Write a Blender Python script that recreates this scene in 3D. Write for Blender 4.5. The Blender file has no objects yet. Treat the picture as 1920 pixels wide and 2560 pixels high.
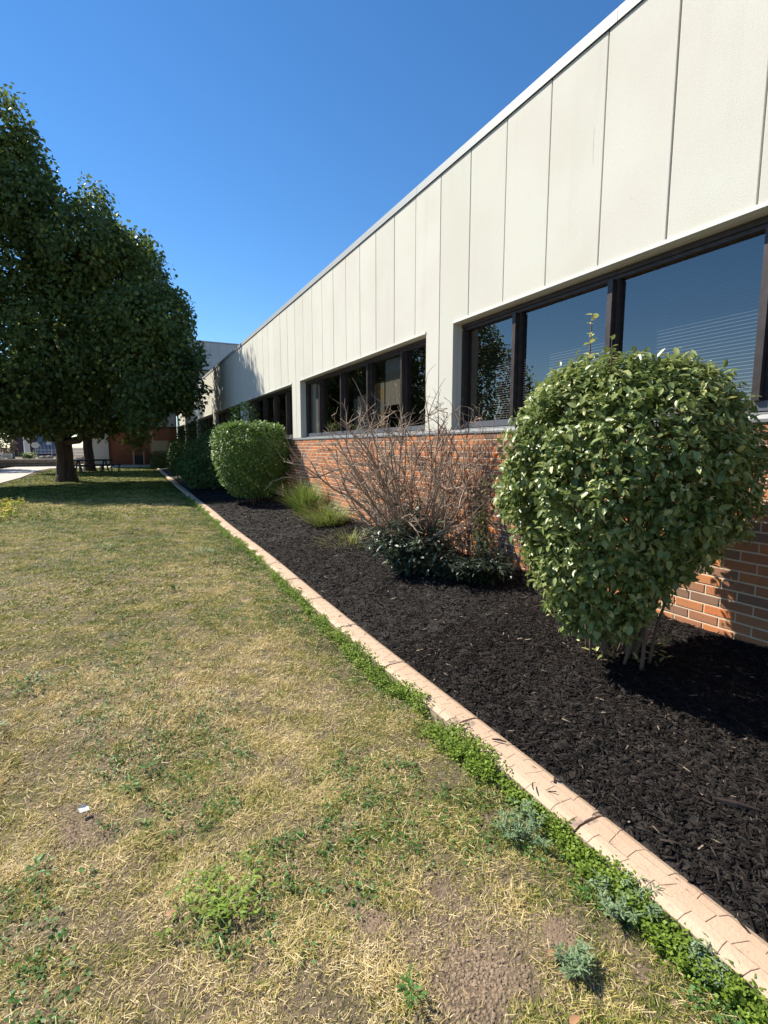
import bpy, math, random
import numpy as np
from mathutils import Vector, Matrix
R = math.radians
rng = np.random.default_rng(7)
random.seed(7)
S = bpy.context.scene
COL = S.collection

# ---------------------------------------------------------------- camera
cam_d = bpy.data.cameras.new('camera')
cam = bpy.data.objects.new('camera', cam_d); COL.objects.link(cam)
cam.location = (0, 0, 1.5)
cam.rotation_euler = (R(90 - 7.229), 0, R(-26.613))
cam_d.sensor_fit = 'VERTICAL'; cam_d.sensor_height = 36.0; cam_d.lens = 36.0 * 1285 / 2560
cam_d.clip_start = 0.05; cam_d.clip_end = 2000
S.camera = cam
# ---------------------------------------------------------------- sky and sun
SUN_EL, SUN_AZ = R(43.5), R(-36.5)      # azimuth clockwise from +Y
W = bpy.data.worlds.new('World'); S.world = W; W.use_nodes = True
wn = W.node_tree.nodes; wl = W.node_tree.links
bg = wn['Background']; sky = wn.new('ShaderNodeTexSky'); sky.sky_type = 'NISHITA'
sky.sun_disc = False; sky.sun_elevation = SUN_EL; sky.sun_rotation = SUN_AZ
sky.air_density = 1.0; sky.dust_density = 0.0; sky.ozone_density = 5.0; sky.altitude = 150
hs = wn.new('ShaderNodeHueSaturation'); hs.inputs['Saturation'].default_value = 1.18
wl.new(sky.outputs[0], hs.inputs['Color']); wl.new(hs.outputs[0], bg.inputs[0]); bg.inputs[1].default_value = 0.096
sd = bpy.data.lights.new('sun', 'SUN'); sd.energy = 5.0; sd.angle = R(0.53); sd.color = (1, 0.93, 0.80)
so = bpy.data.objects.new('sun', sd); COL.objects.link(so)
sv = Vector((math.sin(SUN_AZ) * math.cos(SUN_EL), math.cos(SUN_AZ) * math.cos(SUN_EL), math.sin(SUN_EL)))
so.rotation_euler = sv.to_track_quat('Z', 'Y').to_euler(); so.location = (-20, 30, 40)
S.view_settings.view_transform = 'Standard'; S.view_settings.look = 'None'
S.view_settings.gamma = 1; S.view_settings.use_curve_mapping = False
S.view_settings.exposure = 0.8
S.cycles.max_bounces = 8; S.cycles.transparent_max_bounces = 16

# ---------------------------------------------------------------- helpers
def obj(name, me, parent=None, kind=None, label=None, cat=None, group=None):
    o = bpy.data.objects.new(name, me); COL.objects.link(o)
    if parent is not None: o.parent = parent
    if kind: o['kind'] = kind
    if label: o['label'] = label
    if cat: o['category'] = cat
    if group: o['group'] = group
    return o
def thing(name, label, cat, loc=(0, 0, 0), group=None, rz=0):
    o = obj(name, None, label=label, cat=cat, group=group)
    o.location = loc; o.rotation_euler = (0, 0, rz); o.empty_display_size = .1
    return o
def mesh_np(name, V, F, mat=None, attr=None, smooth=False):
    """V (n,3); F (m,k) int array of equal-sized faces"""
    V = np.asarray(V, np.float32); F = np.asarray(F, np.int32)
    me = bpy.data.meshes.new(name)
    m, k = F.shape
    me.vertices.add(len(V)); me.vertices.foreach_set('co', V.ravel())
    me.loops.add(m * k); me.loops.foreach_set('vertex_index', F.ravel())
    me.polygons.add(m)
    me.polygons.foreach_set('loop_start', np.arange(0, m * k, k, dtype=np.int32))
    me.polygons.foreach_set('loop_total', np.full(m, k, np.int32))
    if smooth: me.polygons.foreach_set('use_smooth', np.ones(m, bool))
    me.update(calc_edges=True)
    if attr is not None:
        a = me.attributes.new('rnd', 'FLOAT', 'POINT'); a.data.foreach_set('value', np.asarray(attr, np.float32))
    if mat: me.materials.append(mat)
    return me
class MB:
    def __init__(s): s.v = []; s.f = []; s.a = []; s.r = 0.0
    def add(s, vs, fs):
        b = len(s.v); s.v += [tuple(v) for v in vs]; s.f += [tuple(i + b for i in f) for f in fs]
        s.a += [s.r] * len(vs)
    def box(s, x0, x1, y0, y1, z0, z1, M=None):
        vs = [(x, y, z) for z in (z0, z1) for y in (y0, y1) for x in (x0, x1)]
        if M is not None: vs = [M @ Vector(v) for v in vs]
        s.add(vs, [(0, 2, 3, 1), (4, 5, 7, 6), (0, 1, 5, 4), (2, 6, 7, 3), (0, 4, 6, 2), (1, 3, 7, 5)])
    def tube(s, pts, rad, n=5, cap=True):
        pts = [Vector(p) for p in pts]; b = len(s.v); prev = None
        if not hasattr(rad, '__len__'): rad = [rad] * len(pts)
        for i, p in enumerate(pts):
            t = (pts[min(i + 1, len(pts) - 1)] - pts[max(i - 1, 0)]).normalized()
            if prev is None: u = t.orthogonal().normalized()
            else: u = (prev - t * prev.dot(t)).normalized()
            prev = u; w = t.cross(u)
            for k in range(n):
                a = 2 * math.pi * k / n
                s.v.append(tuple(p + (u * math.cos(a) + w * math.sin(a)) * rad[i])); s.a.append(s.r)
        for i in range(len(pts) - 1):
            for k in range(n):
                k2 = (k + 1) % n
                s.f.append((b + i * n + k, b + i * n + k2, b + (i + 1) * n + k2, b + (i + 1) * n + k))
        if cap:
            s.f.append(tuple(b + k for k in range(n))[::-1]); s.f.append(tuple(b + (len(pts) - 1) * n + k for k in range(n)))
    def prism(s, poly, axis, a0, a1):
        """poly: 2-D outline; axis 'x': poly in (y,z) extruded in x; 'z': poly in (x,y); 'y': poly in (x,z)"""
        n = len(poly)
        def P(p, a): return (a, p[0], p[1]) if axis == 'x' else ((p[0], p[1], a) if axis == 'z' else (p[0], a, p[1]))
        vs = [P(p, a0) for p in poly] + [P(p, a1) for p in poly]
        fs = [tuple(range(n))[::-1], tuple(range(n, 2 * n))] + [(i, (i + 1) % n, n + (i + 1) % n, n + i) for i in range(n)]
        s.add(vs, fs)
    def mesh(s, name, mat, smooth=False, attr=False):
        me = bpy.data.meshes.new(name); me.from_pydata(s.v, [], s.f); me.update()
        import bmesh
        bm = bmesh.new(); bm.from_mesh(me); bmesh.ops.recalc_face_normals(bm, faces=bm.faces); bm.to_mesh(me); bm.free()
        if smooth: me.polygons.foreach_set('use_smooth', [True] * len(me.polygons))
        if attr:
            a = me.attributes.new('rnd', 'FLOAT', 'POINT'); a.data.foreach_set('value', s.a)
        if mat: me.materials.append(mat)
        return me
    def build(s, name, mat, parent=None, smooth=False, attr=False, bev=0, **kw):
        o = obj(name, s.mesh(name, mat, smooth, attr), parent, **kw)
        if bev:
            m = o.modifiers.new('bevel', 'BEVEL'); m.width = bev; m.segments = 2; m.limit_method = 'ANGLE'
        return o
def norm(a): return a / np.maximum(np.linalg.norm(a, axis=-1, keepdims=True), 1e-9)
def scatter(tv, tf, base, D, N, L, Wd=None, rnd=None):
    """template verts tv (k,3): x along D, y sideways, z along N; returns V,F,attr"""
    base = np.asarray(base); n = len(base)
    D = norm(D); Sd = norm(np.cross(N, D)); Nn = np.cross(D, Sd)
    L = np.broadcast_to(L, n); Wd = L if Wd is None else np.broadcast_to(Wd, n)
    tv = np.asarray(tv, float); k = len(tv)
    V = (base[:, None, :] + (tv[None, :, 0:1] * L[:, None, None]) * D[:, None, :]
         + (tv[None, :, 1:2] * Wd[:, None, None]) * Sd[:, None, :] + (tv[None, :, 2:3] * L[:, None, None]) * Nn[:, None, :])
    F = np.asarray(tf)[None] + (np.arange(n) * k)[:, None, None]
    A = None if rnd is None else np.repeat(rnd, k)
    return V.reshape(-1, 3), F.reshape(-1, np.asarray(tf).shape[1]), A
def hash2(ix, iy, seed):
    h = (ix.astype(np.int64) * 374761393 + iy.astype(np.int64) * 668265263 + seed * 1442695041) & 0xffffffff
    h = ((h ^ (h >> 13)) * 1274126177) & 0xffffffff
    return ((h ^ (h >> 16)) & 0xffff) / 65535.0
def vnoise(x, y, s, seed=0):
    x = np.asarray(x, float) / s; y = np.asarray(y, float) / s
    ix = np.floor(x); iy = np.floor(y); fx = x - ix; fy = y - iy
    fx = fx * fx * (3 - 2 * fx); fy = fy * fy * (3 - 2 * fy)
    a = hash2(ix, iy, seed); b = hash2(ix + 1, iy, seed); c = hash2(ix, iy + 1, seed); d = hash2(ix + 1, iy + 1, seed)
    return (a * (1 - fx) + b * fx) * (1 - fy) + (c * (1 - fx) + d * fx) * fy
def fbm(x, y, s, seed=0): return (vnoise(x, y, s, seed) * .55 + vnoise(x, y, s / 2.1, seed + 1) * .28 + vnoise(x, y, s / 4.3, seed + 2) * .17)
def rand_unit(n):
    v = rng.normal(size=(n, 3)); return norm(v)

# ---------------------------------------------------------------- materials
def mat(name, col=(.5, .5, .5), rough=.7, metal=0, spec=.5, noise=None, bump=None, ramp=None, transl=0, coord='Object'):
    m = bpy.data.materials.new(name); m.use_nodes = True
    nt = m.node_tree; n = nt.nodes; l = nt.links; b = n['Principled BSDF']
    b.inputs['Base Color'].default_value = (*col, 1); b.inputs['Roughness'].default_value = rough
    b.inputs['Metallic'].default_value = metal; b.inputs['Specular IOR Level'].default_value = spec
    src = None
    if ramp:
        at = n.new('ShaderNodeAttribute'); at.attribute_name = 'rnd'
        cr = n.new('ShaderNodeValToRGB'); el = cr.color_ramp.elements
        while len(el) < len(ramp): el.new(.5)
        for e, (p, c) in zip(el, ramp): e.position = p; e.color = (*c, 1)
        l.new(at.outputs['Fac'], cr.inputs[0]); src = cr.outputs[0]
        l.new(src, b.inputs['Base Color'])
    if noise or bump:
        tc = n.new('ShaderNodeTexCoord') if coord == 'Object' else None
        cs = tc.outputs['Object'] if tc else n.new('ShaderNodeNewGeometry').outputs['Position']
    if noise:
        for (sc, amt, c2, lo, hi) in noise:
            nz = n.new('ShaderNodeTexNoise'); nz.inputs['Scale'].default_value = sc; nz.inputs['Detail'].default_value = 5
            if isinstance(amt, tuple):
                mp = n.new('ShaderNodeMapping'); mp.inputs['Scale'].default_value = amt[1]; l.new(cs, mp.inputs[0]); l.new(mp.outputs[0], nz.inputs['Vector']); a_ = amt[0]
            else: l.new(cs, nz.inputs['Vector']); a_ = amt
            mr = n.new('ShaderNodeMapRange'); mr.inputs[1].default_value = lo; mr.inputs[2].default_value = hi; mr.inputs[4].default_value = a_
            l.new(nz.outputs[0], mr.inputs[0])
            mx = n.new('ShaderNodeMix'); mx.data_type = 'RGBA'
            l.new(mr.outputs[0], mx.inputs[0])
            if src: l.new(src, mx.inputs[6])
            else: mx.inputs[6].default_value = (*col, 1)
            mx.inputs[7].default_value = (*c2, 1); src = mx.outputs[2]
        l.new(src, b.inputs['Base Color'])
    if bump:
        sc, st, dist = bump
        nz = n.new('ShaderNodeTexNoise'); nz.inputs['Scale'].default_value = sc; nz.inputs['Detail'].default_value = 6
        l.new(cs, nz.inputs['Vector'])
        bp = n.new('ShaderNodeBump'); bp.inputs['Strength'].default_value = st; bp.inputs['Distance'].default_value = dist
        l.new(nz.outputs[0], bp.inputs['Height']); l.new(bp.outputs[0], b.inputs['Normal'])
    if transl:
        t = n.new('ShaderNodeBsdfTranslucent'); ms = n.new('ShaderNodeMixShader'); ms.inputs[0].default_value = transl
        if src: l.new(src, t.inputs[0])
        else: t.inputs[0].default_value = (*col, 1)
        l.new(b.outputs[0], ms.inputs[1]); l.new(t.outputs[0], ms.inputs[2]); l.new(ms.outputs[0], n['Material Output'].inputs[0])
    return m
M = {}
M['grass'] = mat('grass', rough=.6, spec=.25, transl=.25, ramp=[(0, (.06, .10, .012)), (.22, (.20, .27, .028)), (.45, (.42, .385, .09)), (.72, (.62, .48, .20)), (1, (.86, .71, .42))])
M['soil_light'] = mat('soil_crumb', (.27, .195, .135), .95, noise=[(3, .8, (.20, .145, .095), .4, .6)], coord='W')
M['soil'] = mat('soil', (.14, .10, .06), .95, noise=[(3, .8, (.09, .075, .035), .4, .6), (40, .6, (.23, .17, .115), .45, .65)], bump=(60, .9, .02), coord='W')
M['mulch_bed'] = mat('mulch_bed', (.016, .013, .011), .95, noise=[(60, .8, (.035, .028, .024), .45, .6)], bump=(80, 1, .02), coord='W')
M['chips'] = mat('mulch_chips', rough=.85, spec=.15, ramp=[(0, (.006, .005, .0045)), (.55, (.014, .011, .010)), (.85, (.030, .023, .020)), (.965, (.075, .058, .048)), (1, (.28, .22, .16))])
M['curb'] = mat('curb', (.52, .375, .26), .8, noise=[(6, .6, (.50, .33, .22), .4, .65), (35, .6, (.30, .22, .17), .62, .72), (150, .4, (.60, .45, .34), .5, .7)], bump=(90, .35, .006), coord='W')
M['curb_joint'] = mat('curb_joint', (.40, .285, .205), .9, noise=[(40, .8, (.18, .13, .10), .4, .6)], coord='W')
M['mortar'] = mat('mortar', (.72, .61, .45), .95, noise=[(20, .5, (.60, .50, .37), .4, .6)], bump=(250, .5, .003), coord='W')
M['brick'] = mat('brick', rough=.85, spec=.2, ramp=[(0, (.21, .13, .09)), (.3, (.29, .16, .105)), (.6, (.49, .195, .09)), (.85, (.57, .235, .10)), (1, (.66, .205, .07))],
                 noise=[(90, .4, (.20, .11, .075), .54, .68), (7, .3, (.28, .18, .125), .45, .65)], bump=(260, .5, .003), coord='W')
M['panel'] = mat('wall_panel', rough=.9, spec=.2, ramp=[(0, (.595, .59, .515)), (1, (.645, .635, .56))], noise=[(1.3, .4, (.55, .52, .44), .45, .7), (.9, .25, (.60, .54, .50), .5, .62), (6, (.22, (1, 1, .07)), (.47, .46, .41), .57, .75), (16, (.4, (1, 1, .10)), (.30, .30, .28), .72, .75), (160, .22, (.48, .48, .42), .5, .62)], bump=(170, .55, .004), coord='W')
M['joint'] = mat('panel_joint', (.16, .16, .17), .9)
M['trim'] = mat('white_trim', (.68, .68, .63), .6, noise=[(9, .3, (.55, .55, .5), .5, .7)], coord='W')
M['coping'] = mat('coping', (.36, .38, .38), .55, noise=[(5, .3, (.42, .44, .45), .5, .7)], coord='W')
M['sill'] = mat('sill', (.20, .21, .22), .5, metal=.2, noise=[(20, .4, (.28, .28, .28), .5, .7)], coord='W')
M['frame'] = mat('bronze_frame', (.040, .030, .029), .45, metal=.3, noise=[(14, .5, (.085, .066, .062), .45, .7)], coord='W')
M['rail'] = mat('frame_rail', (.11, .12, .14), .5, metal=.3, noise=[(14, .4, (.16, .16, .17), .5, .7)], coord='W')
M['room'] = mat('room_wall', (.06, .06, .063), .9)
M['slat'] = mat('blind_slat', (.33, .33, .33), .5)
M['tan'] = mat('tan_board', (.42, .38, .27), .8, noise=[(8, .5, (.36, .32, .22), .4, .6)], coord='W')
M['yellowb'] = mat('poster', (.30, .32, .25), .7, noise=[(3.5, .9, (.50, .30, .05), .5, .62)], coord='W')
M['roof'] = mat('roof', (.25, .25, .25), .9)
M['bark'] = mat('bark', (.075, .052, .038), .95, noise=[(9, (.9, (1, 1, .12)), (.032, .022, .017), .45, .6), (40, .5, (.12, .09, .07), .55, .7)], bump=(18, 1, .06))
M['stem'] = mat('shrub_stem', (.15, .105, .07), .85, noise=[(30, .6, (.14, .10, .07), .4, .6)], bump=(60, .5, .004))
M['dead'] = mat('dead_stem', (.37, .28, .205), .85, noise=[(12, .7, (.22, .155, .11), .4, .6)], bump=(90, .5, .003))
def leafm(name, cols, rough=.42, spec=.5, transl=.28): return mat(name, rough=rough, spec=spec, transl=transl, ramp=cols)
M['leaf_bush'] = leafm('leaf_bush', [(0, (.055, .088, .020)), (.5, (.16, .215, .055)), (.85, (.30, .36, .12)), (1, (.52, .53, .19))], .36, .5, .30)
M['leaf_hedge'] = leafm('leaf_hedge', [(0, (.04, .09, .022)), (.6, (.12, .205, .045)), (1, (.28, .39, .09))], .5, .35, .34)
M['leaf_dark'] = leafm('leaf_dark', [(0, (.022, .036, .020)), (.6, (.055, .080, .045)), (1, (.13, .16, .10))], .4, .45, transl=.15)
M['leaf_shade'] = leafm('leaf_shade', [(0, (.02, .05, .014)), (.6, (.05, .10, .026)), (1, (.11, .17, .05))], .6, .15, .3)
M['leaf_tree'] = leafm('leaf_tree', [(0, (.040, .070, .018)), (.6, (.105, .150, .036)), (.9, (.20, .245, .055)), (1, (.42, .45, .10))], .45, .35, .45)
M['clover'] = leafm('clover', [(0, (.09, .15, .02)), (.5, (.22, .32, .04)), (1, (.40, .50, .09))], .55, .3, .35)
M['grey_leaf'] = leafm('grey_leaf', [(0, (.12, .19, .09)), (1, (.27, .36, .20))], .7, .2, .2)
M['weed_leaf'] = leafm('weed_leaf', [(0, (.06, .14, .03)), (1, (.14, .29, .07))], .5, .3, .3)
M['reed'] = leafm('reed', [(0, (.09, .17, .025)), (.5, (.22, .31, .06)), (.8, (.33, .30, .12)), (1, (.50, .42, .25))], .55, .3, .3)
M['rusty_leaf'] = leafm('rusty_leaf', [(0, (.10, .07, .04)), (1, (.26, .19, .12))], .6, .3, .2)
M['yellow'] = mat('yellow_petal', (.80, .62, .01), .6, transl=.2)
M['flower'] = mat('pale_flower', (.55, .56, .30), .6, transl=.2)
M['black_metal'] = mat('black_metal', (.018, .018, .02), .45, metal=.2)
M['white'] = mat('white_paint', (.72, .72, .70), .5)
M['greyw'] = mat('grey_wall', (.42, .44, .41), .85, bump=(30, .3, .01), coord='W')
M['farpanel'] = mat('far_panel', (.50, .50, .49), .85, noise=[(1, .3, (.32, .32, .31), .4, .6)], coord='W')
M['farbrick'] = mat('far_brick', (.28, .11, .06), .9, noise=[(2.5, .5, (.20, .085, .05), .4, .6)], coord='W')
M['maroon'] = mat('maroon_brick', (.10, .055, .06), .9)
M['blueglass'] = mat('blue_glass', (.07, .15, .30), .15, spec=.8)
M['concrete'] = mat('concrete', (.47, .43, .38), .9, noise=[(2, .4, (.50, .46, .41), .45, .6)], bump=(60, .3, .004), coord='W')
M['block'] = mat('wall_block', (.26, .22, .17), .95, noise=[(6, .7, (.15, .13, .10), .4, .6)], bump=(20, .6, .02), coord='W')
M['rock'] = mat('rock', (.38, .34, .30), .9, noise=[(5, .6, (.24, .2, .18), .4, .6)], bump=(8, .7, .05))
M['orange'] = mat('orange_plastic', (.75, .20, .05), .5)
M['metal'] = mat('galvanised', (.5, .52, .55), .35, metal=.7)
M['drydead'] = mat('dry_leaf', (.38, .20, .10), .7)
# glass: thin tinted pane that mirrors the sky and lets the room show
g = bpy.data.materials.new('window_glass'); g.use_nodes = True; nt = g.node_tree; nt.nodes.remove(nt.nodes['Principled BSDF'])
tr = nt.nodes.new('ShaderNodeBsdfTransparent'); tr.inputs[0].default_value = (.56, .56, .58, 1)
gl = nt.nodes.new('ShaderNodeBsdfGlossy'); gl.inputs[0].default_value = (1, .88, .80, 1); gl.inputs[1].default_value = 0.0
fr = nt.nodes.new('ShaderNodeFresnel'); ge = nt.nodes.new('ShaderNodeNewGeometry'); mi = nt.nodes.new('ShaderNodeMapRange'); mi.inputs[3].default_value = 2.5; mi.inputs[4].default_value = 1 / 2.5
nt.links.new(ge.outputs['Backfacing'], mi.inputs[0]); nt.links.new(mi.outputs[0], fr.inputs[0])
ms = nt.nodes.new('ShaderNodeMixShader'); nt.links.new(fr.outputs[0], ms.inputs[0]); nt.links.new(tr.outputs[0], ms.inputs[1])
nt.links.new(gl.outputs[0], ms.inputs[2]); nt.links.new(ms.outputs[0], nt.nodes['Material Output'].inputs[0]); M['glass'] = g

# ================================================================ GROUND
def curb_in(y): return 1.574 + .0120 * y + .012 * np.sin(y * 1.1 + .5)       # bed side of the curb
CW = .165
def lawn_z(x, y):
    f = np.clip((np.abs(curb_in(y) - CW - x)) / .5, 0, 1) * np.clip(1.2 - np.asarray(y) / 25, 0, 1)
    return (fbm(x, y, 1.1, 3) - .5) * .05 * f + (fbm(x, y, .25, 8) - .5) * .018 * f
# far ground, one sheet to the horizon, lawn sheet above it
mb = MB(); mb.box(-900, 900, -60, 1500, -.6, -.10); mb.build('ground', M['soil'], kind='structure')
xs = np.concatenate([np.linspace(-60, -6, 28), np.linspace(-5.5, 1.42, 110)]); ys = np.concatenate([np.linspace(-3, 8, 170), np.linspace(8.2, 44, 120)])
def curbed(x, y):  # squeeze last columns to the curb edge
    e = curb_in(y) - CW + .03
    return np.where(x > -1, -1 + (x + 1) * (e + 1) / 2.42, x)
XX, YY = np.meshgrid(xs, ys, indexing='ij'); XX = curbed(XX, YY)
ZZ = lawn_z(XX, YY)
idx = np.arange(XX.size).reshape(XX.shape)
F = np.stack([idx[:-1, :-1], idx[1:, :-1], idx[1:, 1:], idx[:-1, 1:]], -1).reshape(-1, 4)
obj('lawn', mesh_np('lawn', np.stack([XX, YY, ZZ], -1).reshape(-1, 3), F, M['soil'], smooth=True), kind='structure')
# mulch bed
def bed_z(x, y):
    t = np.clip((x - curb_in(y)) / (3.55 - curb_in(y)), 0, 1)
    d = np.hypot(x - 3.0, y - 3.9)
    return .055 + .19 * t ** .8 + (fbm(x, y, .7, 5) - .5) * .07 + (fbm(x, y, .12, 6) - .5) * .022
xs = np.linspace(0, 1, 70); ys = np.concatenate([np.linspace(-2, 10, 330), np.linspace(10.1, 41.25, 220)])
TT, YY = np.meshgrid(xs, ys, indexing='ij'); XX = curb_in(YY) - .01 + TT * (3.545 - curb_in(YY) + .01); ZZ = bed_z(XX, YY)
idx = np.arange(XX.size).reshape(XX.shape); F = np.stack([idx[:-1, :-1], idx[1:, :-1], idx[1:, 1:], idx[:-1, 1:]], -1).reshape(-1, 4)
obj('mulch_bed', mesh_np('mulch_bed', np.stack([XX, YY, ZZ], -1).reshape(-1, 3), F, M['mulch_bed'], smooth=True), kind='structure')
# path and far paving
mb = MB(); mb.prism([(-4.68, 22), (-4.55, 30), (-4.9, 38.5), (-4.6, 41.9), (1.1, 41.7), (1.88, 41.7), (1.88, 51), (-7, 51), (-7.5, 42.8), (-6.1, 34), (-6.4, 26), (-8, 20), (-6, 19)], 'z', .004, .035)
mb.build('path', M['concrete'], kind='structure')

# ---------------------------------------------------------------- curb (stamped concrete, cast in sections)
curb = thing('garden_curb', 'long low tan stamped concrete curb between the dry lawn and the black mulch bed', 'curb', (0, 0, 0))
jy = [-1.6, -.35, .42, 1.262, 2.07, 2.87, 3.68] + [3.68 + .82 * k for k in range(1, 46)]
def curb_stones():
    """irregular stamped stones: list of quads in (t across, y along)"""
    out = []
    for r, (t0, t1) in enumerate([(.0, .33), (.33, .66), (.66, 1.0)]):
        y = -1.5 + .04 * r; wl_ = [0, 0]
        while y < 12:
            ln = random.uniform(.075, .145); w = wl_ + [random.uniform(-.012, .012) for _ in range(2)]; wl_ = [w[3], w[2]]; q = [random.uniform(-.012, .012) for _ in range(4)]
            g0 = 0 if r == 0 else .008; g1 = 0 if r == 2 else .008
            if r == 0: q[0] = q[3] = 0
            if r == 2: q[1] = q[2] = 0
            out.append([(t0 + g0 + q[0], y + w[0] + .0012), (t1 - g1 + q[1], y + w[1] + .0012), (t1 - g1 + q[2], y + ln + w[2] - .0012), (t0 + g0 + q[3], y + ln + w[3] - .0012)])
            y += ln
    return out
stones = curb_stones()
def cprof(t):  # rounded top profile height
    return .082 - .016 * abs(2 * t - 1) ** 5 - .004 * (1 - t)
sec = []
for a, b in zip(jy[:-1], jy[1:]):
    V = []; n = 9; T = [0, 0, .165, .33, .495, .66, .83, 1, 1]
    ya, yb = a + .005, b - .005; nseg = 4
    for i in range(nseg + 1):
        y = ya + (yb - ya) * i / nseg; xo = float(curb_in(y)) - CW
        for k, t in enumerate(T):
            z = -.05 if k in (0, n - 1) else cprof(t) - .0022
            V.append((xo + t * CW, y, z))
    F = [(i * n + k, i * n + k + 1, (i + 1) * n + k + 1, (i + 1) * n + k) for i in range(nseg) for k in range(n - 1)]
    F += [tuple(range(n))[::-1], tuple(nseg * n + k for k in range(n))]
    mb = MB(); mb.add(V, F); s = mb.build('curb_section', M['curb_joint'] if a < 10 else M['curb'], curb, smooth=False); sec.append((a, b, s))
stuff = {}
cnt = 0
for q in stones:
    ym = sum(p[1] for p in q) / 4
    s_ = next((s for a, b, s in sec if a <= ym < b), None); ab = next(((a, b) for a, b, s in sec if a <= ym < b), None)
    if s_ is None: continue
    V = []; lift = random.uniform(-.0002, .0003)
    T2 = []
    for t, y in q:
        t = min(max(t, .0), 1.); y = min(max(y, ab[0] + .007), ab[1] - .007); T2.append((t, y))
    def pt(u, v, d, ins):
        u2 = .5 + (u - .5) * ins; v2 = .5 + (v - .5) * ins
        t = (T2[0][0] * (1 - u2) + T2[1][0] * u2) * (1 - v2) + (T2[3][0] * (1 - u2) + T2[2][0] * u2) * v2
        y = (T2[0][1] * (1 - u2) + T2[1][1] * u2) * (1 - v2) + (T2[3][1] * (1 - u2) + T2[2][1] * u2) * v2
        return (float(curb_in(y)) - CW + t * CW, y, cprof(t) + d)
    for (d, ins) in ((-.0026, 1.0), (-.0004 + lift, .994), (.0001 + lift, .97)):
        for u, v in ((0, 0), (.5, 0), (1, 0), (1, .5), (1, 1), (.5, 1), (0, 1), (0, .5)): V.append(pt(u, v, d, ins))
    F = [(r * 8 + i, r * 8 + (i + 1) % 8, r * 8 + 8 + (i + 1) % 8, r * 8 + 8 + i) for r in (0, 1) for i in range(8)] + [(16, 17, 21, 22, 23), (17, 18, 19, 20, 21)]
    if ym > 0 and ym < 6.6 and cnt < 240:
        mb = MB(); mb.add(V, F); mb.build('stamped_stone', M['curb'], s_); cnt += 1
    else:
        stuff.setdefault('x', MB()).add(V, F)
stuff['x'].build('stamped_stone_run', M['curb'], curb, kind='stuff')

# ================================================================ MAIN BUILDING
WX = 3.55
bld = thing('school_building', 'long single-storey wing with cream wall panels over an orange brick base and dark ribbon windows', 'building', (WX, 18, 0))
bld.location = (0, 0, 0)
PW = .5975; J0 = 5.567; Z_L, Z_C, Z_R = 2.94, 4.71, 4.81; ZS = 1.70
OPL = [5.263 + 5.975 * k for k in range(-1, 7)]; OPW = 5.362   # far edge of each window opening
YN, YF = -6.0, 41.3
def opening_at(y):
    for L in OPL:
        if L - OPW + 1e-4 < y < L - 1e-4: return (L - OPW, L)
    return None
# wall core behind everything
mb = MB(); mb.box(3.60, 3.78, YN, YF, 2.97, 4.70); mb.build('wall_core', M['joint'], bld)
mb = MB(); mb.box(3.5545, 3.80, YN, YF, -.1, 1.645); mb.build('mortar_wall', M['mortar'], bld)
for L in OPL:
    mb = MB(); mb.box(3.60, 3.78, L + .004, L + (5.975 - OPW) - .004, ZS, 2.969); mb.build('pier_core', M['joint'], bld)
k0 = math.floor((YN - J0) / PW)
for k in range(k0, 61):
    a, b = J0 + k * PW + .006, J0 + (k + 1) * PW - .006
    if b > YF: break
    base = [(a, Z_L + .03), (b, Z_L + .03)]
    oa, ob = opening_at(a + .01), opening_at(b - .01)
    if oa and not ob: base = [(a, Z_L + .03), (oa[1] - .0, Z_L + .03), (oa[1], ZS), (b, ZS)]
    elif ob and not oa: base = [(a, ZS), (ob[0], ZS), (ob[0], Z_L + .03), (b, Z_L + .03)]
    elif not oa and not ob and (opening_at(a + .01) is None): base = [(a, ZS), (b, ZS)]
    poly = base + [(b, Z_C), (a, Z_C)]
    mb = MB(); mb.r = random.random(); d = random.uniform(-.002, .002); mb.prism(poly, 'x', WX + d, 3.62); mb.build('wall_panel', M['panel'], bld, bev=.004, attr=True)
y = -6.0
while y < YF:
    y2 = min(y + 3.03, YF)
    mb = MB(); mb.prism([(WX - .018, 4.712), (WX - .018, Z_R - .005), (WX + .35, Z_R + .015), (WX + .35, 4.75), (WX + .02, 4.75), (WX - .003, 4.718)], 'y', y + .002, y2 - .002)
    mb.build('coping', M['coping'], bld); y = y2
mb = MB(); mb.box(3.9, 16, YN, YF, 4.68, 4.72); mb.build('roof', M['roof'], bld)
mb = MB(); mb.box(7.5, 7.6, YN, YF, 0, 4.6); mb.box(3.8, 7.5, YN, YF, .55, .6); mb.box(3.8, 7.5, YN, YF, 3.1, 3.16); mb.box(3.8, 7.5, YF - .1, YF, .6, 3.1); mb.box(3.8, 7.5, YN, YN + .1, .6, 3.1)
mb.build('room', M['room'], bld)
y = -6.0
while y < YF:
    y2 = min(y + 2.99, YF)
    mb = MB(); mb.prism([(WX - .012, 1.652), (WX - .012, 1.672), (WX - .003, 1.698), (3.64, 1.699), (3.64, 1.652)], 'y', y + .0015, y2 - .0015)
    mb.build('sill', M['sill'], bld); y = y2
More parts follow.
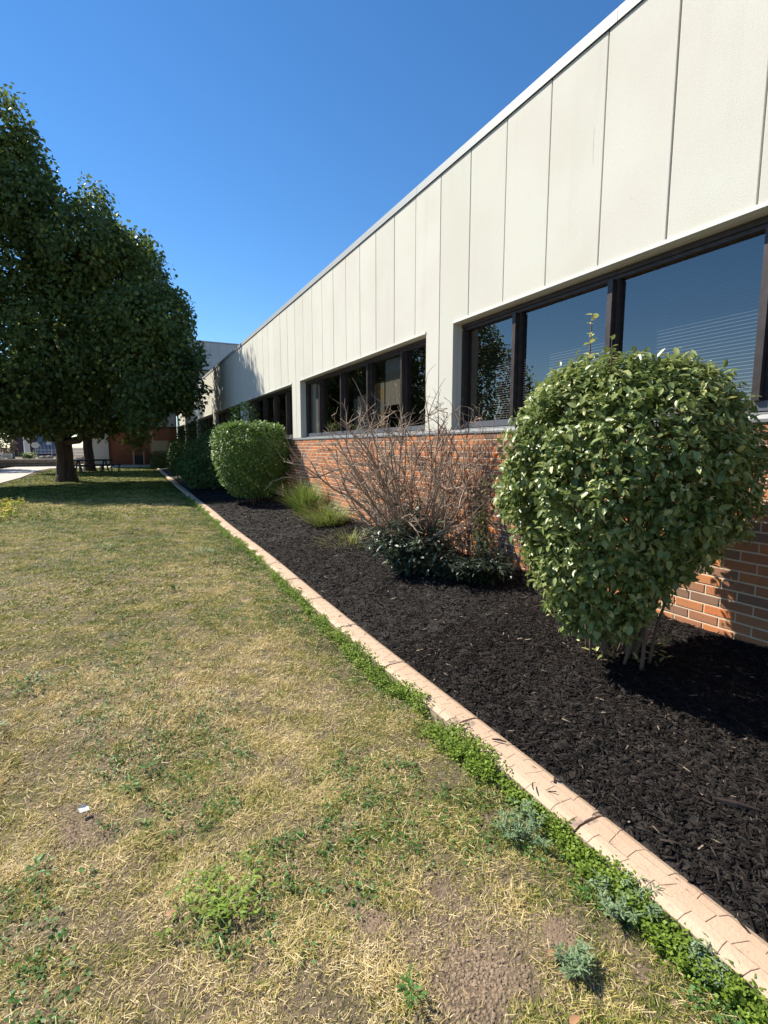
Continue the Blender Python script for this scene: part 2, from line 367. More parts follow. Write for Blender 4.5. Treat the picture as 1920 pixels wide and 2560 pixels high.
# windows
MO = [.95, 2.13, 3.31, 4.49]
slat_me = None
def slat_mesh(w):
    mb = MB(); mb.add([(-.009, 0, -.003), (.0, 0, .003), (.009, 0, .005), (-.009, w, -.003), (0, w, .003), (.009, w, .005)], [(0, 1, 4, 3), (1, 2, 5, 4)])
    return mb.mesh('slat', M['slat'])
for wi, L in enumerate(OPL):
    y0, y1 = L - OPW, L
    w = obj('window', None, bld); w.location = (3.70, (y0 + y1) / 2, ZS); ox, oy, oz = w.location
    def W_(mb, name, m, **kw): return mb.build(name, m, w, **kw)
    def box(mb, a, b, c, d, e, f): mb.box(a - ox, b - ox, c - oy, d - oy, e - oz, f - oz)
    mb = MB(); box(mb, WX - .010, 3.62, y0 + .002, y1 - .002, Z_L, Z_L + .028); W_(mb, 'lintel_trim', M['trim'])
    mb = MB(); box(mb, 3.622, 3.80, y0, y1, Z_L - .002, Z_L + .028)
    box(mb, 3.622, 3.72, y1 + .0005, y1 + .003, ZS, Z_L - .004); box(mb, 3.622, 3.72, y0 - .003, y0 - .0005, ZS, Z_L - .004); W_(mb, 'reveal', M['panel'])
    mb = MB(); mb.prism([(3.643 - ox, 1.702 - oz), (3.643 - ox, 1.712 - oz), (3.72 - ox, 1.728 - oz), (3.78 - ox, 1.728 - oz), (3.78 - ox, 1.702 - oz)], 'y', y0 - oy, y1 - oy); W_(mb, 'sub_sill', M['sill'])
    mb = MB(); box(mb, 3.69, 3.77, y0 + .001, y1 - .001, 2.865, 2.937); box(mb, 3.672, 3.69, y0 + .001, y1 - .001, 2.895, 2.93); W_(mb, 'frame_head', M['frame'])
    mb = MB(); box(mb, 3.685, 3.77, y0 + .05, y1 - .05, 1.729, 1.795); W_(mb, 'frame_rail', M['rail'])
    for (ya, yb) in ((y0 + .001, y0 + .05), (y1 - .05, y1 - .001)):
        mb = MB(); box(mb, 3.68, 3.77, ya, yb, 1.729, 2.864); W_(mb, 'jamb', M['frame'])
    ms_ = [y1 - o for o in MO]
    for my in ms_:
        mb = MB(); box(mb, 3.655, 3.77, my - .024, my + .024, 1.796, 2.864); box(mb, 3.70, 3.765, my - .052, my - .026, 1.796, 2.864); W_(mb, 'mullion', M['frame'])
    edges = [y1 - .05] + [v for my in ms_ for v in (my + .026, my - .026)] + [y0 + .05]
    for i in range(5):
        yb, ya = edges[2 * i], edges[2 * i + 1]
        mb = MB(); vs = [(3.735 - ox, ya - oy, 1.79 - oz), (3.735 - ox, yb - oy, 1.79 - oz), (3.735 - ox, yb - oy, 2.87 - oz), (3.735 - ox, ya - oy, 2.87 - oz)]
        mb.add(vs, [(0, 3, 2, 1)]); W_(mb, 'pane', M['glass'])
    if wi in (1, 2):   # blinds in the two nearest full windows
        spans = [(y1 - .93, y1 - .08), (y1 - 2.0, y1 - 1.05), (y1 - 3.22, y1 - 2.42), (y1 - 4.44, y1 - 3.4), (y1 - 5.3, y1 - 4.6)] if wi == 1 else [(y1 - 3.2, y1 - 2.25), (y1 - 5.3, y1 - 4.9)]
        for (a, b) in spans:
            bl = obj('blind', None, bld); bl.location = (3.87, a, 0)
            sm = slat_mesh(b - a)
            for q in range(44):
                so_ = obj('slat', sm, None); so_.parent = bl; so_.location = (0, 0, 2.9 - .0255 * q)
    if wi == 2:
        mb = MB(); box(mb, 3.80, 3.81, 6.90, 7.53, 2.15, 2.66); W_(mb, 'tan_shade', M['tan'])
        mb = MB(); box(mb, 3.80, 3.81, 6.90, 7.53, 2.662, 2.86); W_(mb, 'grey_shade', M['greyw'])
        mb = MB(); box(mb, 3.80, 3.81, 7.57, 7.92, 1.80, 2.54); W_(mb, 'poster', M['yellowb'])
        mb = MB(); box(mb, 4.2, 4.22, 9.3, 9.75, 1.7, 2.45); W_(mb, 'board', M['tan'])
        mb = MB(); box(mb, 3.80, 3.82, 10.75, 11.1, 1.8, 2.86); W_(mb, 'grey_shade', M['greyw'])
# ---------------------------------------------------------------- bricks
BL, BH = .209, .0685; ZM = .279
brick_me = []
for i in range(24):
    mb = MB(); mb.r = [.05, .15, .25, .3, .35, .4, .45, .5, .55, .6, .62, .66, .7, .74, .78, .82, .86, .9, 1.0, .3, .5, .2, .58, .1][i]
    c = .0025; l, h = (BL - .011) / 2, (BH - .0115) / 2
    dx = random.uniform(-.001, .001)
    V = [(.02, s1 * l, s2 * h) for s1, s2 in ((-1, -1), (1, -1), (1, 1), (-1, 1))] + [(c, s1 * l, s2 * h) for s1, s2 in ((-1, -1), (1, -1), (1, 1), (-1, 1))] + [(dx, s1 * (l - c), s2 * (h - c)) for s1, s2 in ((-1, -1), (1, -1), (1, 1), (-1, 1))]
    F = [(r * 4 + j, r * 4 + (j + 1) % 4, r * 4 + 4 + (j + 1) % 4, r * 4 + 4 + j) for r in (0, 1) for j in range(4)] + [(8, 9, 10, 11)]
    mb.add(V, F); brick_me.append((mb, mb.mesh('brick', M['brick'], attr=True)))
bricks = []
for ci in range(-3, 20):
    zc = ZM + (ci + .5) * BH; off = 2.213 if ci % 2 == 0 else 2.213 + BL / 2
    j = math.floor((-1.5 - off) / BL)
    while off + j * BL < 41.0:
        yc = off + (j + .5) * BL; bricks.append((yc, zc)); j += 1
def inview(b):
    y, z = b
    if z < .2: return False
    return (1.45 < y < 2.9) or (3.9 < y < 12)
cand = sorted([b for b in bricks if inview(b)])[:300]; cs_ = set(cand)
far = MB()
for (yc, zc) in bricks:
    t, me = random.choice(brick_me)
    if (yc, zc) in cs_:
        o = obj('brick', me, bld); o.location = (WX, yc, zc)
    else:
        far.r = t.r; far.add([(v[0] + WX, v[1] + yc, v[2] + zc) for v in t.v], t.f)
far.build('brick_courses', M['brick'], bld, attr=True, kind='stuff')

# ================================================================ FAR WING
fw = thing('far_wing', 'shaded end wing with grey panels over brick closing the far end of the lawn', 'building')
x = 3.545
while x > 1.95:
    mb = MB(); mb.box(x - .59, x - .003, 41.3, 41.4, 2.97, 4.71); mb.build('wall_panel', M['farpanel'], fw); x -= .5975
mb = MB(); mb.box(1.9, 3.55, 41.38, 48, -.1, 4.7); mb.build('wall', M['farbrick'], fw)
mb = MB(); mb.box(1.86, 3.55, 41.30, 41.5, 2.86, 2.965); mb.build('lintel', M['frame'], fw)
mb = MB(); mb.box(1.86, 3.55, 41.27, 41.6, 4.712, 4.81); mb.build('coping', M['coping'], fw)
for (a, b) in ((1.82, 2.36), (2.37, 2.91)):
    mb = MB(); mb.box(a, b, 41.2, 41.25, 1.05, 1.95); mb.build('pale_board', M['tan'], fw)
mb = MB(); mb.box(-1.15, 1.9, 47.9, 60, -.1, 4.7); mb.build('brick_wall', M['farbrick'], fw)
mb = MB(); mb.box(-1.15, 3.6, 47.86, 60, 4.71, 4.8); mb.build('coping', M['coping'], fw)
mb = MB(); mb.box(-2.75, -1.15, 47.6, 60, -.1, 4.8); mb.build('grey_panel_wall', M['greyw'], fw)
for i in range(28):
    mb = MB(); mb.box(-1.1 + i * .105, -1.1 + i * .105 + .085, 47.85, 47.9, .1, 1.15); mb.build('soldier_brick', M['farbrick'], fw)
tw = thing('upper_block', 'taller grey panelled block rising behind the roof of the long wing', 'building')
x = -4.0
while x < 12:
    mb = MB(); mb.box(x + .006, x + .664, 45, 45.15, 7.75, 9.9); mb.build('wall_panel', M['farpanel'], tw); x += .67
mb = MB(); mb.box(-4, 12, 45.16, 60, 4.8, 9.85); mb.build('wall', M['tan'], tw)
mb = MB(); mb.box(-4, 12, 44.95, 60, 9.91, 10.0); mb.build('coping', M['coping'], tw)
mb = MB(); mb.box(-4, 12, 45.02, 45.3, 7.62, 7.745); mb.build('dark_fascia', M['frame'], tw)
an = thing('roof_mast', 'thin antenna mast with a pale base on the roof of the taller block', 'antenna', (5.05, 46, 10))
mb = MB(); mb.tube([(0, 0, 0), (0, 0, 1.05)], .02, 6); mb.build('mast', M['metal'], an)
mb = MB(); mb.box(-.18, .25, -.15, .15, 0, .09); mb.build('base', M['black_metal'], an)
mb = MB(); mb.tube([(-.12, 0, .05), (-.12, 0, .27)], [.09, .06], 8); mb.build('vent_cap', M['white'], an)

# ================================================================ TREES
LEAF2 = ([(0, 0, 0), (.45, -.42, -.06), (1, 0, -.12), (.45, .42, -.06)], [(0, 1, 2), (0, 2, 3)])
def tube_tree(mb, p0, p1, r0, r1, n=8, wob=.15, seg=6):
    p0 = Vector(p0); p1 = Vector(p1); L = (p1 - p0).length; pts = []; rs = []
    for i in range(seg + 1):
        t = i / seg; p = p0.lerp(p1, t)
        if 0 < i < seg: p += Vector([random.uniform(-1, 1) * wob * L / seg for _ in range(3)])
        pts.append(p); rs.append(r0 + (r1 - r0) * t)
    mb.tube(pts, rs, n); return pts
def crown_leaves(lobes, n_clump, per, L, drop=.5, bright_top=True):
    """lobes (m,6): centre, radii. Leaves hang in clumps over the lobes."""
    lobes = np.asarray(lobes, float); area = (lobes[:, 3] * lobes[:, 4] * lobes[:, 5]) ** (2 / 3)
    pick = rng.choice(len(lobes), n_clump, p=area / area.sum()); c = lobes[pick]
    u = rand_unit(n_clump); rad = 1 - .30 * rng.random(n_clump) ** 1.5 + (rng.random(n_clump) < .05) * .06
    dd = u * c[:, 3:6] + c[:, :3]
    lump = fbm(dd[:, 0] * .9 + dd[:, 1] * .5, dd[:, 2] * .8 - dd[:, 1] * .45, 1.25, 91)
    P = c[:, :3] + u * c[:, 3:6] * (rad * (.74 + .46 * lump))[:, None]
    # push out of other lobes: discard clumps deep inside another lobe
    keep = np.ones(n_clump, bool)
    for lb in lobes:
        q = (P - lb[:3]) / lb[3:6]; keep &= (np.linalg.norm(q, axis=1) > .50)
    P = P[keep]; u = u[keep]; n = len(P)
    tone = np.repeat(rng.random(n), per)
    off = np.clip(rng.normal(size=(n, per, 3)), -1.7, 1.7) * np.array([L * 1.05, L * 1.05, L * 1.35]); off[..., 2] -= L * .6
    B = (P[:, None] + off).reshape(-1, 3); U = np.repeat(u, per, 0)
    D = norm(U * .5 + rng.normal(size=B.shape) * .55 + np.array([0, 0, -drop])); N = norm(U * .7 + np.array([0, 0, .5]) + rng.normal(size=B.shape) * .45)
    N = norm(N + rng.normal(size=B.shape) * .01)
    r = np.clip(.18 + .4 * tone + .35 * rng.random(len(B)), 0, .93); r[rng.random(len(B)) < .03] = 1
    Ls = L * rng.uniform(.7, 1.25, len(B))
    return scatter(*LEAF2, B, D, N, Ls, Ls * .95, r)
def tree(label, loc, tr, lobes, n_clump, per, L, th=3.2, group=None, mt='leaf_tree'):
    t = thing('broadleaf_tree', label, 'tree', loc, group='broadleaf trees around the lawn')
    mb = MB(); pts = []; rs = []
    for i in range(9):
        z = -.1 + (th + .1) * i / 8; flare = 1 + .5 * math.exp(-max(z, 0) * 3.5)
        pts.append((random.uniform(-.03, .03), random.uniform(-.03, .03), z)); rs.append(tr * flare * (1 - .12 * i / 8))
    mb.tube(pts, rs, 20, cap=False)
    v = []
    for (x, y, z) in mb.v:   # ridged bark
        a = math.atan2(y, x); k = 1 + .05 * math.sin(a * 9 + z * 1.5) + .03 * math.sin(a * 17 + 2 * z); v.append((x * k, y * k, z))
    mb.v = v; mb.build('trunk', M['bark'], t, smooth=True)
    for lb in lobes:
        e = Vector(lb[:3]); e2 = Vector((e.x * .85, e.y * .85, e.z))
        mb = MB(); tube_tree(mb, (e.x * .03, e.y * .03, min(th - .2, max(1.7, e.z * .55))), e2, tr * .42, .05, 6, .22); mb.build('branch', M['bark'], t, smooth=True)
    V, F, A = crown_leaves(lobes, n_clump, per, L)
    obj('crown', mesh_np('crown', V, F, M[mt], A), t, kind='stuff')
    return t
# (x, y, z, rx, ry, rz) relative to the trunk
T1 = [(0, 0, 5.6, 4.3, 4.1, 2.9), (3.6, -.3, 4.6, 2.1, 2.2, 1.7), (3.2, -.8, 6.6, 2.1, 2.2, 1.6), (1.6, -2.3, 3.5, 2.1, 2.0, 1.35), (-1.8, -2.6, 4.2, 2.4, 2.2, 2.0),
      (-3.6, -.5, 5, 2.5, 2.5, 2.4), (.9, -2.4, 6.8, 2.3, 2.0, 2.0), (2.1, .2, 8.5, 1.9, 2.1, 1.9), (1.75, .2, 10.2, .8, 1.0, 1.9), (3.3, .3, 8.9, .8, 1.0, 1.7), (4.6, .2, 7.2, .7, .9, 1.3), (-1.5, -.5, 8.5, 2.6, 2.6, 2.5),
      (-1.2, 0, 11.3, 1.9, 1.9, 2.2), (-1.2, 0, 13.3, 1.05, 1.3, 1.5), (-3.6, .5, 9.2, 2.2, 2.4, 2.4), (4.3, .4, 7.3, 1.1, 1.5, 1.0), (4.8, -.4, 5.5, .9, 1.3, .7), (4.6, -.6, 3.9, 1.2, 1.4, .9), (-2.8, .4, 12.2, 1.3, 1.5, 1.9),
      (1.5, -4, 8.6, 1.6, 2.0, 1.5), (2.6, -3, 8.0, 1.7, 2, 1.7), (-.3, -3.2, 10.0, 1.1, 1.5, 1.3), (3.1, -1.2, 3.1, 1.2, 1.3, .7), (-.4, -2.4, 2.9, 1.3, 1.3, .8), (-2.9, -1.4, 2.9, 1.3, 1.3, .75), (2.9, -.9, 2.3, .5, .6, .55)]
T1 = [(a, b - (1.4 if b > -2 else 0), c, d, e, f) for a, b, c, d, e, f in T1]
T1 = [((a - 2.33) * .86 + 2.33, (b + 26.15) * .86 - 26.15, 1.5 + (c - 1.5) * .86, d * .74, e * .78, f * .76) if a > 3 else (a, b, c, d, e, f) for a, b, c, d, e, f in T1]
tree('large dark linden on the lawn, its thick trunk left of the picnic table', (-2.33, 26.15, 0), .33, T1, 8200, 15, .165)
T2 = [(0, 0, 6.5, 3.6, 3.6, 3.2), (2.2, .4, 4.8, 1.9, 2.2, 1.8), (-2.2, 0, 5, 2.4, 2.4, 2), (1.2, .4, 8.6, 2, 2, 2), (-1, 0, 9.6, 2, 2, 2), (0, -2, 4.3, 1.8, 1.6, 1.4), (2.6, .5, 7, 1.3, 1.5, 1.3), (0, 0, 11.8, 1.8, 1.9, 1.8)]
tree('second tree standing in line behind the picnic table, slimmer trunk', (-2.0, 36.6, 0), .27, T2, 3600, 12, .18)
tree('tree standing left of the view, mirrored in the left pane of the near window', (-13.0, 27.5, 0), .25, [(0, 0, 5, 3.4, 3, 3.2), (2.4, -1, 4, 1.6, 1.6, 1.4), (.8, -.5, 8, 1.6, 1.6, 1.9), (2.2, 0, 6.4, 1.3, 1.3, 1.1), (3.0, 0, 2.6, 1.2, 1.2, .9)], 1500, 12, .2)
tree('tree at the far left beyond the path, mostly hidden by the big crown', (-12.5, 44, 0), .25, [(0, 0, 5, 3.4, 3, 3.2), (-2, 0, 4, 2, 2, 2), (1.5, -.5, 7, 2, 2, 2)], 1400, 10, .2)

# ================================================================ SHRUBS
LEAF6 = ([(0, 0, 0), (.25, -.26, .05), (.62, -.24, .02), (1, 0, -.16), (.62, .24, .02), (.25, .26, .05), (.5, 0, -.05)],
         [(0, 1, 6), (1, 2, 6), (2, 3, 6), (3, 4, 6), (4, 5, 6), (5, 0, 6)])
def shell_points(n, prof, z0, z1, depth=.3, bump=.08, seed=1):
    """prof: list (z, r); points in a shell; returns P (local), outward U"""
    zs_, rs_ = np.array([p[0] for p in prof]), np.array([p[1] for p in prof])
    z = rng.uniform(z0, z1, int(n * 2.2)); r = np.interp(z, zs_, rs_)
    keep = rng.random(len(z)) < (r + .12) / (rs_.max() + .12); z = z[keep][:n]; r = r[keep][:n]; n = len(z)
    a = rng.uniform(0, 2 * np.pi, n)
    dr = np.gradient(rs_, zs_); sl = np.interp(z, zs_, dr)
    rr = r * (1 - depth * rng.random(n) ** 1.8) * (1 + bump * (fbm(a * 3 + 10, z * 3, .8, seed) - .5) * 3)
    P = np.stack([rr * np.cos(a), rr * np.sin(a), z], 1)
    U = norm(np.stack([np.cos(a), np.sin(a), -sl * .9], 1))
    return P, U
def cap_points(n, R_, z, seed=2, th=.12):
    a = rng.uniform(0, 2 * np.pi, n); r = R_ * np.sqrt(rng.random(n))
    return np.stack([r * np.cos(a), r * np.sin(a), z + rng.uniform(-th, .0, n) + (fbm(r * np.cos(a), r * np.sin(a), .3, seed) - .5) * .15], 1), norm(np.stack([r * np.cos(a) * .4, r * np.sin(a) * .4, np.ones(n)], 1))
def leaf_dirs(U, droop=.45, jit=.5, un=.6, nj=.35):
    n = len(U)
    D = norm(U * .55 + rng.normal(size=U.shape) * jit + np.array([0, 0, -droop])); N = norm(U * un + np.array([0, 0, .75]) + rng.normal(size=U.shape) * nj)
    return D, N
# --- big nearest bush
B1 = (2.62, 2.10, .14)
bush = thing('round_bush', 'biggest nearest bush, a leafy green ball on bare stems below the near window', 'bush', B1)
prof = [(.30, .16), (.40, .25), (.55, .35), (.75, .49), (.95, .60), (1.18, .65), (1.4, .635), (1.58, .56), (1.72, .44), (1.82, .28), (1.87, .05)]
stem_tops = []
for i in range(34):
    a = random.uniform(0, 2 * math.pi); r0 = random.uniform(.02, .16); r1 = random.uniform(.25, .5)
    b = Vector((.13 + r0 * math.cos(a) * 1.5, .08 + r0 * math.sin(a) * 1.5, -.03)); m_ = Vector((.08 + (r0 + .1) * math.cos(a), (r0 + .1) * math.sin(a), .45)); e = Vector((r1 * math.cos(a), r1 * math.sin(a), random.uniform(1.0, 1.7)))
    mb = MB(); pts = []
    for k in range(8):
        t = k / 7; p = (b * (1 - t) ** 2 + m_ * 2 * t * (1 - t) + e * t * t) + Vector((random.uniform(-.012, .012), random.uniform(-.012, .012), 0)); pts.append(p)
    r = random.uniform(.006, .015); mb.tube(pts, [r * (1 - .75 * k / 7) for k in range(8)], 6); mb.build('stem', M['stem'], bush, smooth=True)
nt_ = 5200; C_, U_ = shell_points(nt_, prof, .27, 1.83, .26, .15); C2, U2 = cap_points(600, .42, 1.76)
C_[:, 0] -= .13 * np.clip((1.15 - C_[:, 2]) / .8, 0, 1)       # lower skirt leans to the lawn side
C_ = np.concatenate([C_, C2]); U_ = np.concatenate([U_, U2]); nt_ = len(C_)
T_ = norm(U_ * .9 + rng.normal(size=U_.shape) * .55 + np.array([0, 0, .35])); tl = rng.uniform(.04, .10, nt_)
per = 8; q_ = np.tile(np.repeat(np.linspace(-.7, 1, per // 2), 2), nt_); sg_ = np.tile(np.tile([1., -1.], per // 2), nt_)
S_ = norm(np.cross(T_, rand_unit(nt_))); S2 = np.cross(T_, S_); alt = (np.tile(np.repeat(np.arange(per // 2), 2), nt_) % 2)[:, None]
side = np.where(alt == 0, np.repeat(S_, per, 0), np.repeat(S2, per, 0)) * sg_[:, None]
P = np.repeat(C_, per, 0) + np.repeat(T_, per, 0) * (q_ * np.repeat(tl, per))[:, None] * .6 + rng.normal(size=(nt_ * per, 3)) * .008
U = np.repeat(U_, per, 0); tw_dir = np.repeat(T_, per, 0); tw_tone = np.repeat(rng.random(nt_), per)
# thin the wall side so that brick peeps through low down
keep = ~((P[:, 2] < .62) & (rng.random(len(P)) < .5)); P = P[keep]; U = U[keep]; side = side[keep]; tw_dir = tw_dir[keep]; tw_tone = tw_tone[keep]
D = norm(side * .8 + tw_dir * .45 + rng.normal(size=P.shape) * .28 + np.array([0, 0, -.38])); N = norm(U * .45 + np.array([0, 0, .7]) + rng.normal(size=P.shape) * .38)
toff = fbm(P[:, 0] * 4 + 9, P[:, 2] * 4 + P[:, 1] * 3, .6, 4)
A = np.clip(.08 + .4 * toff + .3 * tw_tone + .3 * rng.random(len(P)), 0, .9); top = P[:, 2] > 1.6; A[top] += .12; A[rng.random(len(P)) < .06] = 1
Ls = .026 + .036 * rng.random(len(P)) ** 1.4
big = np.where((Ls > .046) & (U[:, 0] * -B1[0] + U[:, 1] * -B1[1] > 1.0))[0]; big = rng.permutation(big)[:300]
mask = np.ones(len(P), bool); mask[big] = False
V, F, AT = scatter(*LEAF6, P[mask], D[mask], N[mask], Ls[mask], Ls[mask] * .95, A[mask])
obj('foliage', mesh_np('foliage', V, F, M['leaf_bush'], AT), bush, kind='stuff')
leaf_mes = []
for i in range(6):
    V, F, AT = scatter(*LEAF6, np.zeros((1, 3)), np.array([[1., 0, 0]]), np.array([[0, 0, 1.]]), np.array([1.0]), np.array([.95]), np.array([.3 + .11 * i]))
    leaf_mes.append(mesh_np('leaf', V, F, M['leaf_bush'], AT))
def put_leaf(p, d, n, L, parent, meshes, name='leaf'):
    d = Vector(d).normalized(); s = Vector(n).cross(d).normalized(); nn = d.cross(s)
    o = obj(name, random.choice(meshes), parent)
    o.matrix_local = Matrix.Translation(Vector(p)) @ Matrix((d, s, nn)).transposed().to_4x4() @ Matrix.Scale(L, 4)
    return o
for i in big: put_leaf(P[i] + U[i] * .02, D[i], N[i], Ls[i], bush, leaf_mes)
# pale star-like flowers / buds
n = 420; Pf, Uf = shell_points(n, prof, .6, 1.85, .05, .11); k = 5
st = np.repeat(Pf + Uf * .03, k, 0); Dd = norm(np.repeat(Uf, k, 0) * .5 + rng.normal(size=(len(st), 3)) * .8); Nn = norm(np.repeat(Uf, k, 0) + rng.normal(size=(len(st), 3)) * .2)
V, F, AT = scatter(*LEAF2, st, Dd, Nn, .018, .010, np.ones(len(st))); obj('flower_sprays', mesh_np('flower_sprays', V, F, M['flower'], AT), bush, kind='stuff')
# tall shoot
def shoot(parent, base, top, r, leaves, L, mt='leaf_bush', attr=.95, name='shoot'):
    mb = MB(); b = Vector(base); t = Vector(top); mid = b.lerp(t, .5) + Vector((.01, .01, 0)); mb.tube([b, mid, t], [r, r * .8, r * .4], 5); s = mb.build(name, M['stem'], parent)
    n = leaves * 2; T = np.repeat(np.linspace(.2, 1, leaves), 2); bs = np.array([list(b.lerp(t, x)) for x in T]); a = np.repeat(rng.uniform(0, 6, leaves), 2) + np.tile([0, np.pi], leaves)
    D = np.stack([np.cos(a), np.sin(a), rng.uniform(-.3, 1.3, n)], 1); bs = bs + rng.normal(size=bs.shape) * [0, 0, .012]; V, F, AT = scatter(*LEAF6, bs, D, np.tile([[0, 0, 1.]], (n, 1)) + rng.normal(size=(n, 3)) * .1, L * rng.uniform(.6, 1.1, n), L * .7, np.full(n, attr))
    obj(name + '_leaves', mesh_np('shoot_leaves', V, F, M[mt], AT), parent); return s
shoot(bush, (-.24, .06, 1.6), (-.23, .06, 2.10), .007, 8, .075, attr=1.0)
for i in range(5):
    a = random.uniform(0, 6.28); r = random.uniform(.15, .5); shoot(bush, (r * math.cos(a), r * math.sin(a), 1.5), (r * math.cos(a) * 1.1, r * math.sin(a) * 1.1, random.uniform(1.82, 1.92)), .004, 5, .05, attr=.7)
for i in range(8):   # young leaves sprouting at the foot
    a = random.uniform(2.6, 5.6); shoot(bush, (.22 + .1 * math.cos(a), .06 + .1 * math.sin(a), -.02), (.22 + .24 * math.cos(a), .06 + .24 * math.sin(a), random.uniform(.05, .2)), .003, 4, .055, attr=random.uniform(.5, 1))

def shrub(label, loc, prof, n, L, mt='leaf_hedge', stems=9, sq=(1, 1), cap=None, group=None, bump=.1, tone=0, name='clipped_shrub', cat='shrub', template=LEAF2, thin=None):
    t = thing(name, label, cat, loc, group='shrubs along the mulch bed' if loc[0] > 0 else None)
    zt = prof[-1][0]
    P, U = shell_points(n, prof, prof[0][0], zt, .3, bump, seed=int(loc[1] * 3))
    if cap: P2, U2 = cap_points(int(n * .25), cap[0], cap[1]); P = np.concatenate([P, P2]); U = np.concatenate([U, U2])
    P[:, 0] *= sq[0]; P[:, 1] *= sq[1]
    lim = 3.52 - loc[0]; over = P[:, 0] > lim; P[over, 0] = lim - rng.random(over.sum()) * .1
    D, N = leaf_dirs(U, .25, .6)
    tn = fbm(P[:, 1] * 3 + 9, P[:, 2] * 3 + P[:, 0] * 2, .5, 5)
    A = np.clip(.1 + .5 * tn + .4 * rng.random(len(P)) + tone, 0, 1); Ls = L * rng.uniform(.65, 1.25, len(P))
    V, F, AT = scatter(*template, P, D, N, Ls, Ls * .8, A); obj('foliage', mesh_np('foliage', V, F, M[mt], AT), t, kind='stuff')
    for i in range(stems):
        a = random.uniform(0, 6.28); mb = MB(); r1 = prof[len(prof) // 2][1] * .6
        mb.tube([(.1 * math.cos(a), .1 * math.sin(a), -.1), (.2 * math.cos(a), .2 * math.sin(a), .3), (r1 * math.cos(a), r1 * math.sin(a), zt * .7)], [.018, .014, .006], 5); mb.build('stem', M['stem'], t)
    return t
shrub('dense bright green rounded bush in the sun, left of the tall ornamental grass', (2.72, 12.5, .12),
      [(.22, .45), (.45, .68), (.8, .86), (1.15, .98), (1.5, 1.0), (1.75, .9), (1.9, .68), (1.97, .3)], 15000, .062, cap=(.8, 1.88), sq=(.93, 1.0), tone=.08)
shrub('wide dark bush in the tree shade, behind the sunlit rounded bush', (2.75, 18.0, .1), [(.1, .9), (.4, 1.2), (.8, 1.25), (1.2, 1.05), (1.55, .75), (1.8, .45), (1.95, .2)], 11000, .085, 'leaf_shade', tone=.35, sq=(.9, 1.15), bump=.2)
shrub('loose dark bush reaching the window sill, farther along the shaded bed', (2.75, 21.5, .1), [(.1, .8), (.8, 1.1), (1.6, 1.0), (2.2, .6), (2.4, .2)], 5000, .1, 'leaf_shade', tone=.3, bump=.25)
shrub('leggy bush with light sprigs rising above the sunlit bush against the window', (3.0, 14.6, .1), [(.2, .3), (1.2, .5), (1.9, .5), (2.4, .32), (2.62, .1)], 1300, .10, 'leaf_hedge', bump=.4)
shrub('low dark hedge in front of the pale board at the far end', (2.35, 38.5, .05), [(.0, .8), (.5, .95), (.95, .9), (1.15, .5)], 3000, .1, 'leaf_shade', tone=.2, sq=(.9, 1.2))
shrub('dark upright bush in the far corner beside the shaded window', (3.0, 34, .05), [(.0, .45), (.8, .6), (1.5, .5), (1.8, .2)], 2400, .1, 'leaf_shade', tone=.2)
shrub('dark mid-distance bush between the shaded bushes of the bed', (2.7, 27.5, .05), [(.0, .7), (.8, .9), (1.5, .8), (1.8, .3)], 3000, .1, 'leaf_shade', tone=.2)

# --- dead shrub
dead = thing('dead_shrub', 'leafless tan-brown dead shrub with tangled twigs in front of the brick wall', 'shrub', (2.98, 5.25, .14))
def curve_pts(b, d, L, n, up, wob):
    pts = [Vector(b)]; d = Vector(d).normalized()
    for i in range(n):
        d = (d + Vector((random.gauss(0, wob), random.gauss(0, wob), random.gauss(0, wob) + up))).normalized(); pts.append(pts[-1] + d * L / n)
    return pts
def lim(pts):
    return [Vector((min(p.x, .54), p.y, max(p.z, .03))) for p in pts]
for i in range(50):
    a = 2 * math.pi * i / 50 + random.uniform(-.15, .15); sp = random.uniform(.1, 1.0)
    d = (math.cos(a) * sp * .7, math.sin(a) * sp * 1.0, 1); L = random.uniform(1.15, 1.68) * (1 + .12 * sp)
    pts = lim(curve_pts((.12 * math.cos(a), .16 * math.sin(a), -.04), d, L, 8, .03, .12)); r = random.uniform(.008, .018)
    mb = MB(); mb.tube(pts, [r * (1 - .6 * k / 8) for k in range(9)], 5)
    for j in range(random.randint(9, 14)):
        k = random.randint(2, 8); dd = (pts[min(k, 8)] - pts[k - 1]).normalized() + Vector((random.gauss(0, .75), random.gauss(0, .75), random.gauss(.1, .45)))
        p2 = lim(curve_pts(pts[k], dd, random.uniform(.2, .6), 4, .03, .22)); r2 = r * .55 * random.uniform(.7, 1.1)
        mb.tube(p2, [r2, r2 * .85, r2 * .7, r2 * .55, r2 * .4], 4)
        for q in range(random.randint(2, 5)):
            kk = random.randint(1, 4); dd = (p2[kk] - p2[kk - 1]).normalized() + Vector((random.gauss(0, .8), random.gauss(0, .8), random.gauss(.15, .5)))
            p3 = lim(curve_pts(p2[kk], dd, random.uniform(.07, .26), 2, .03, .25)); mb.tube(p3, [r2 * .5, r2 * .4, r2 * .25], 3)
    mb.build('stem', M['dead'], dead)
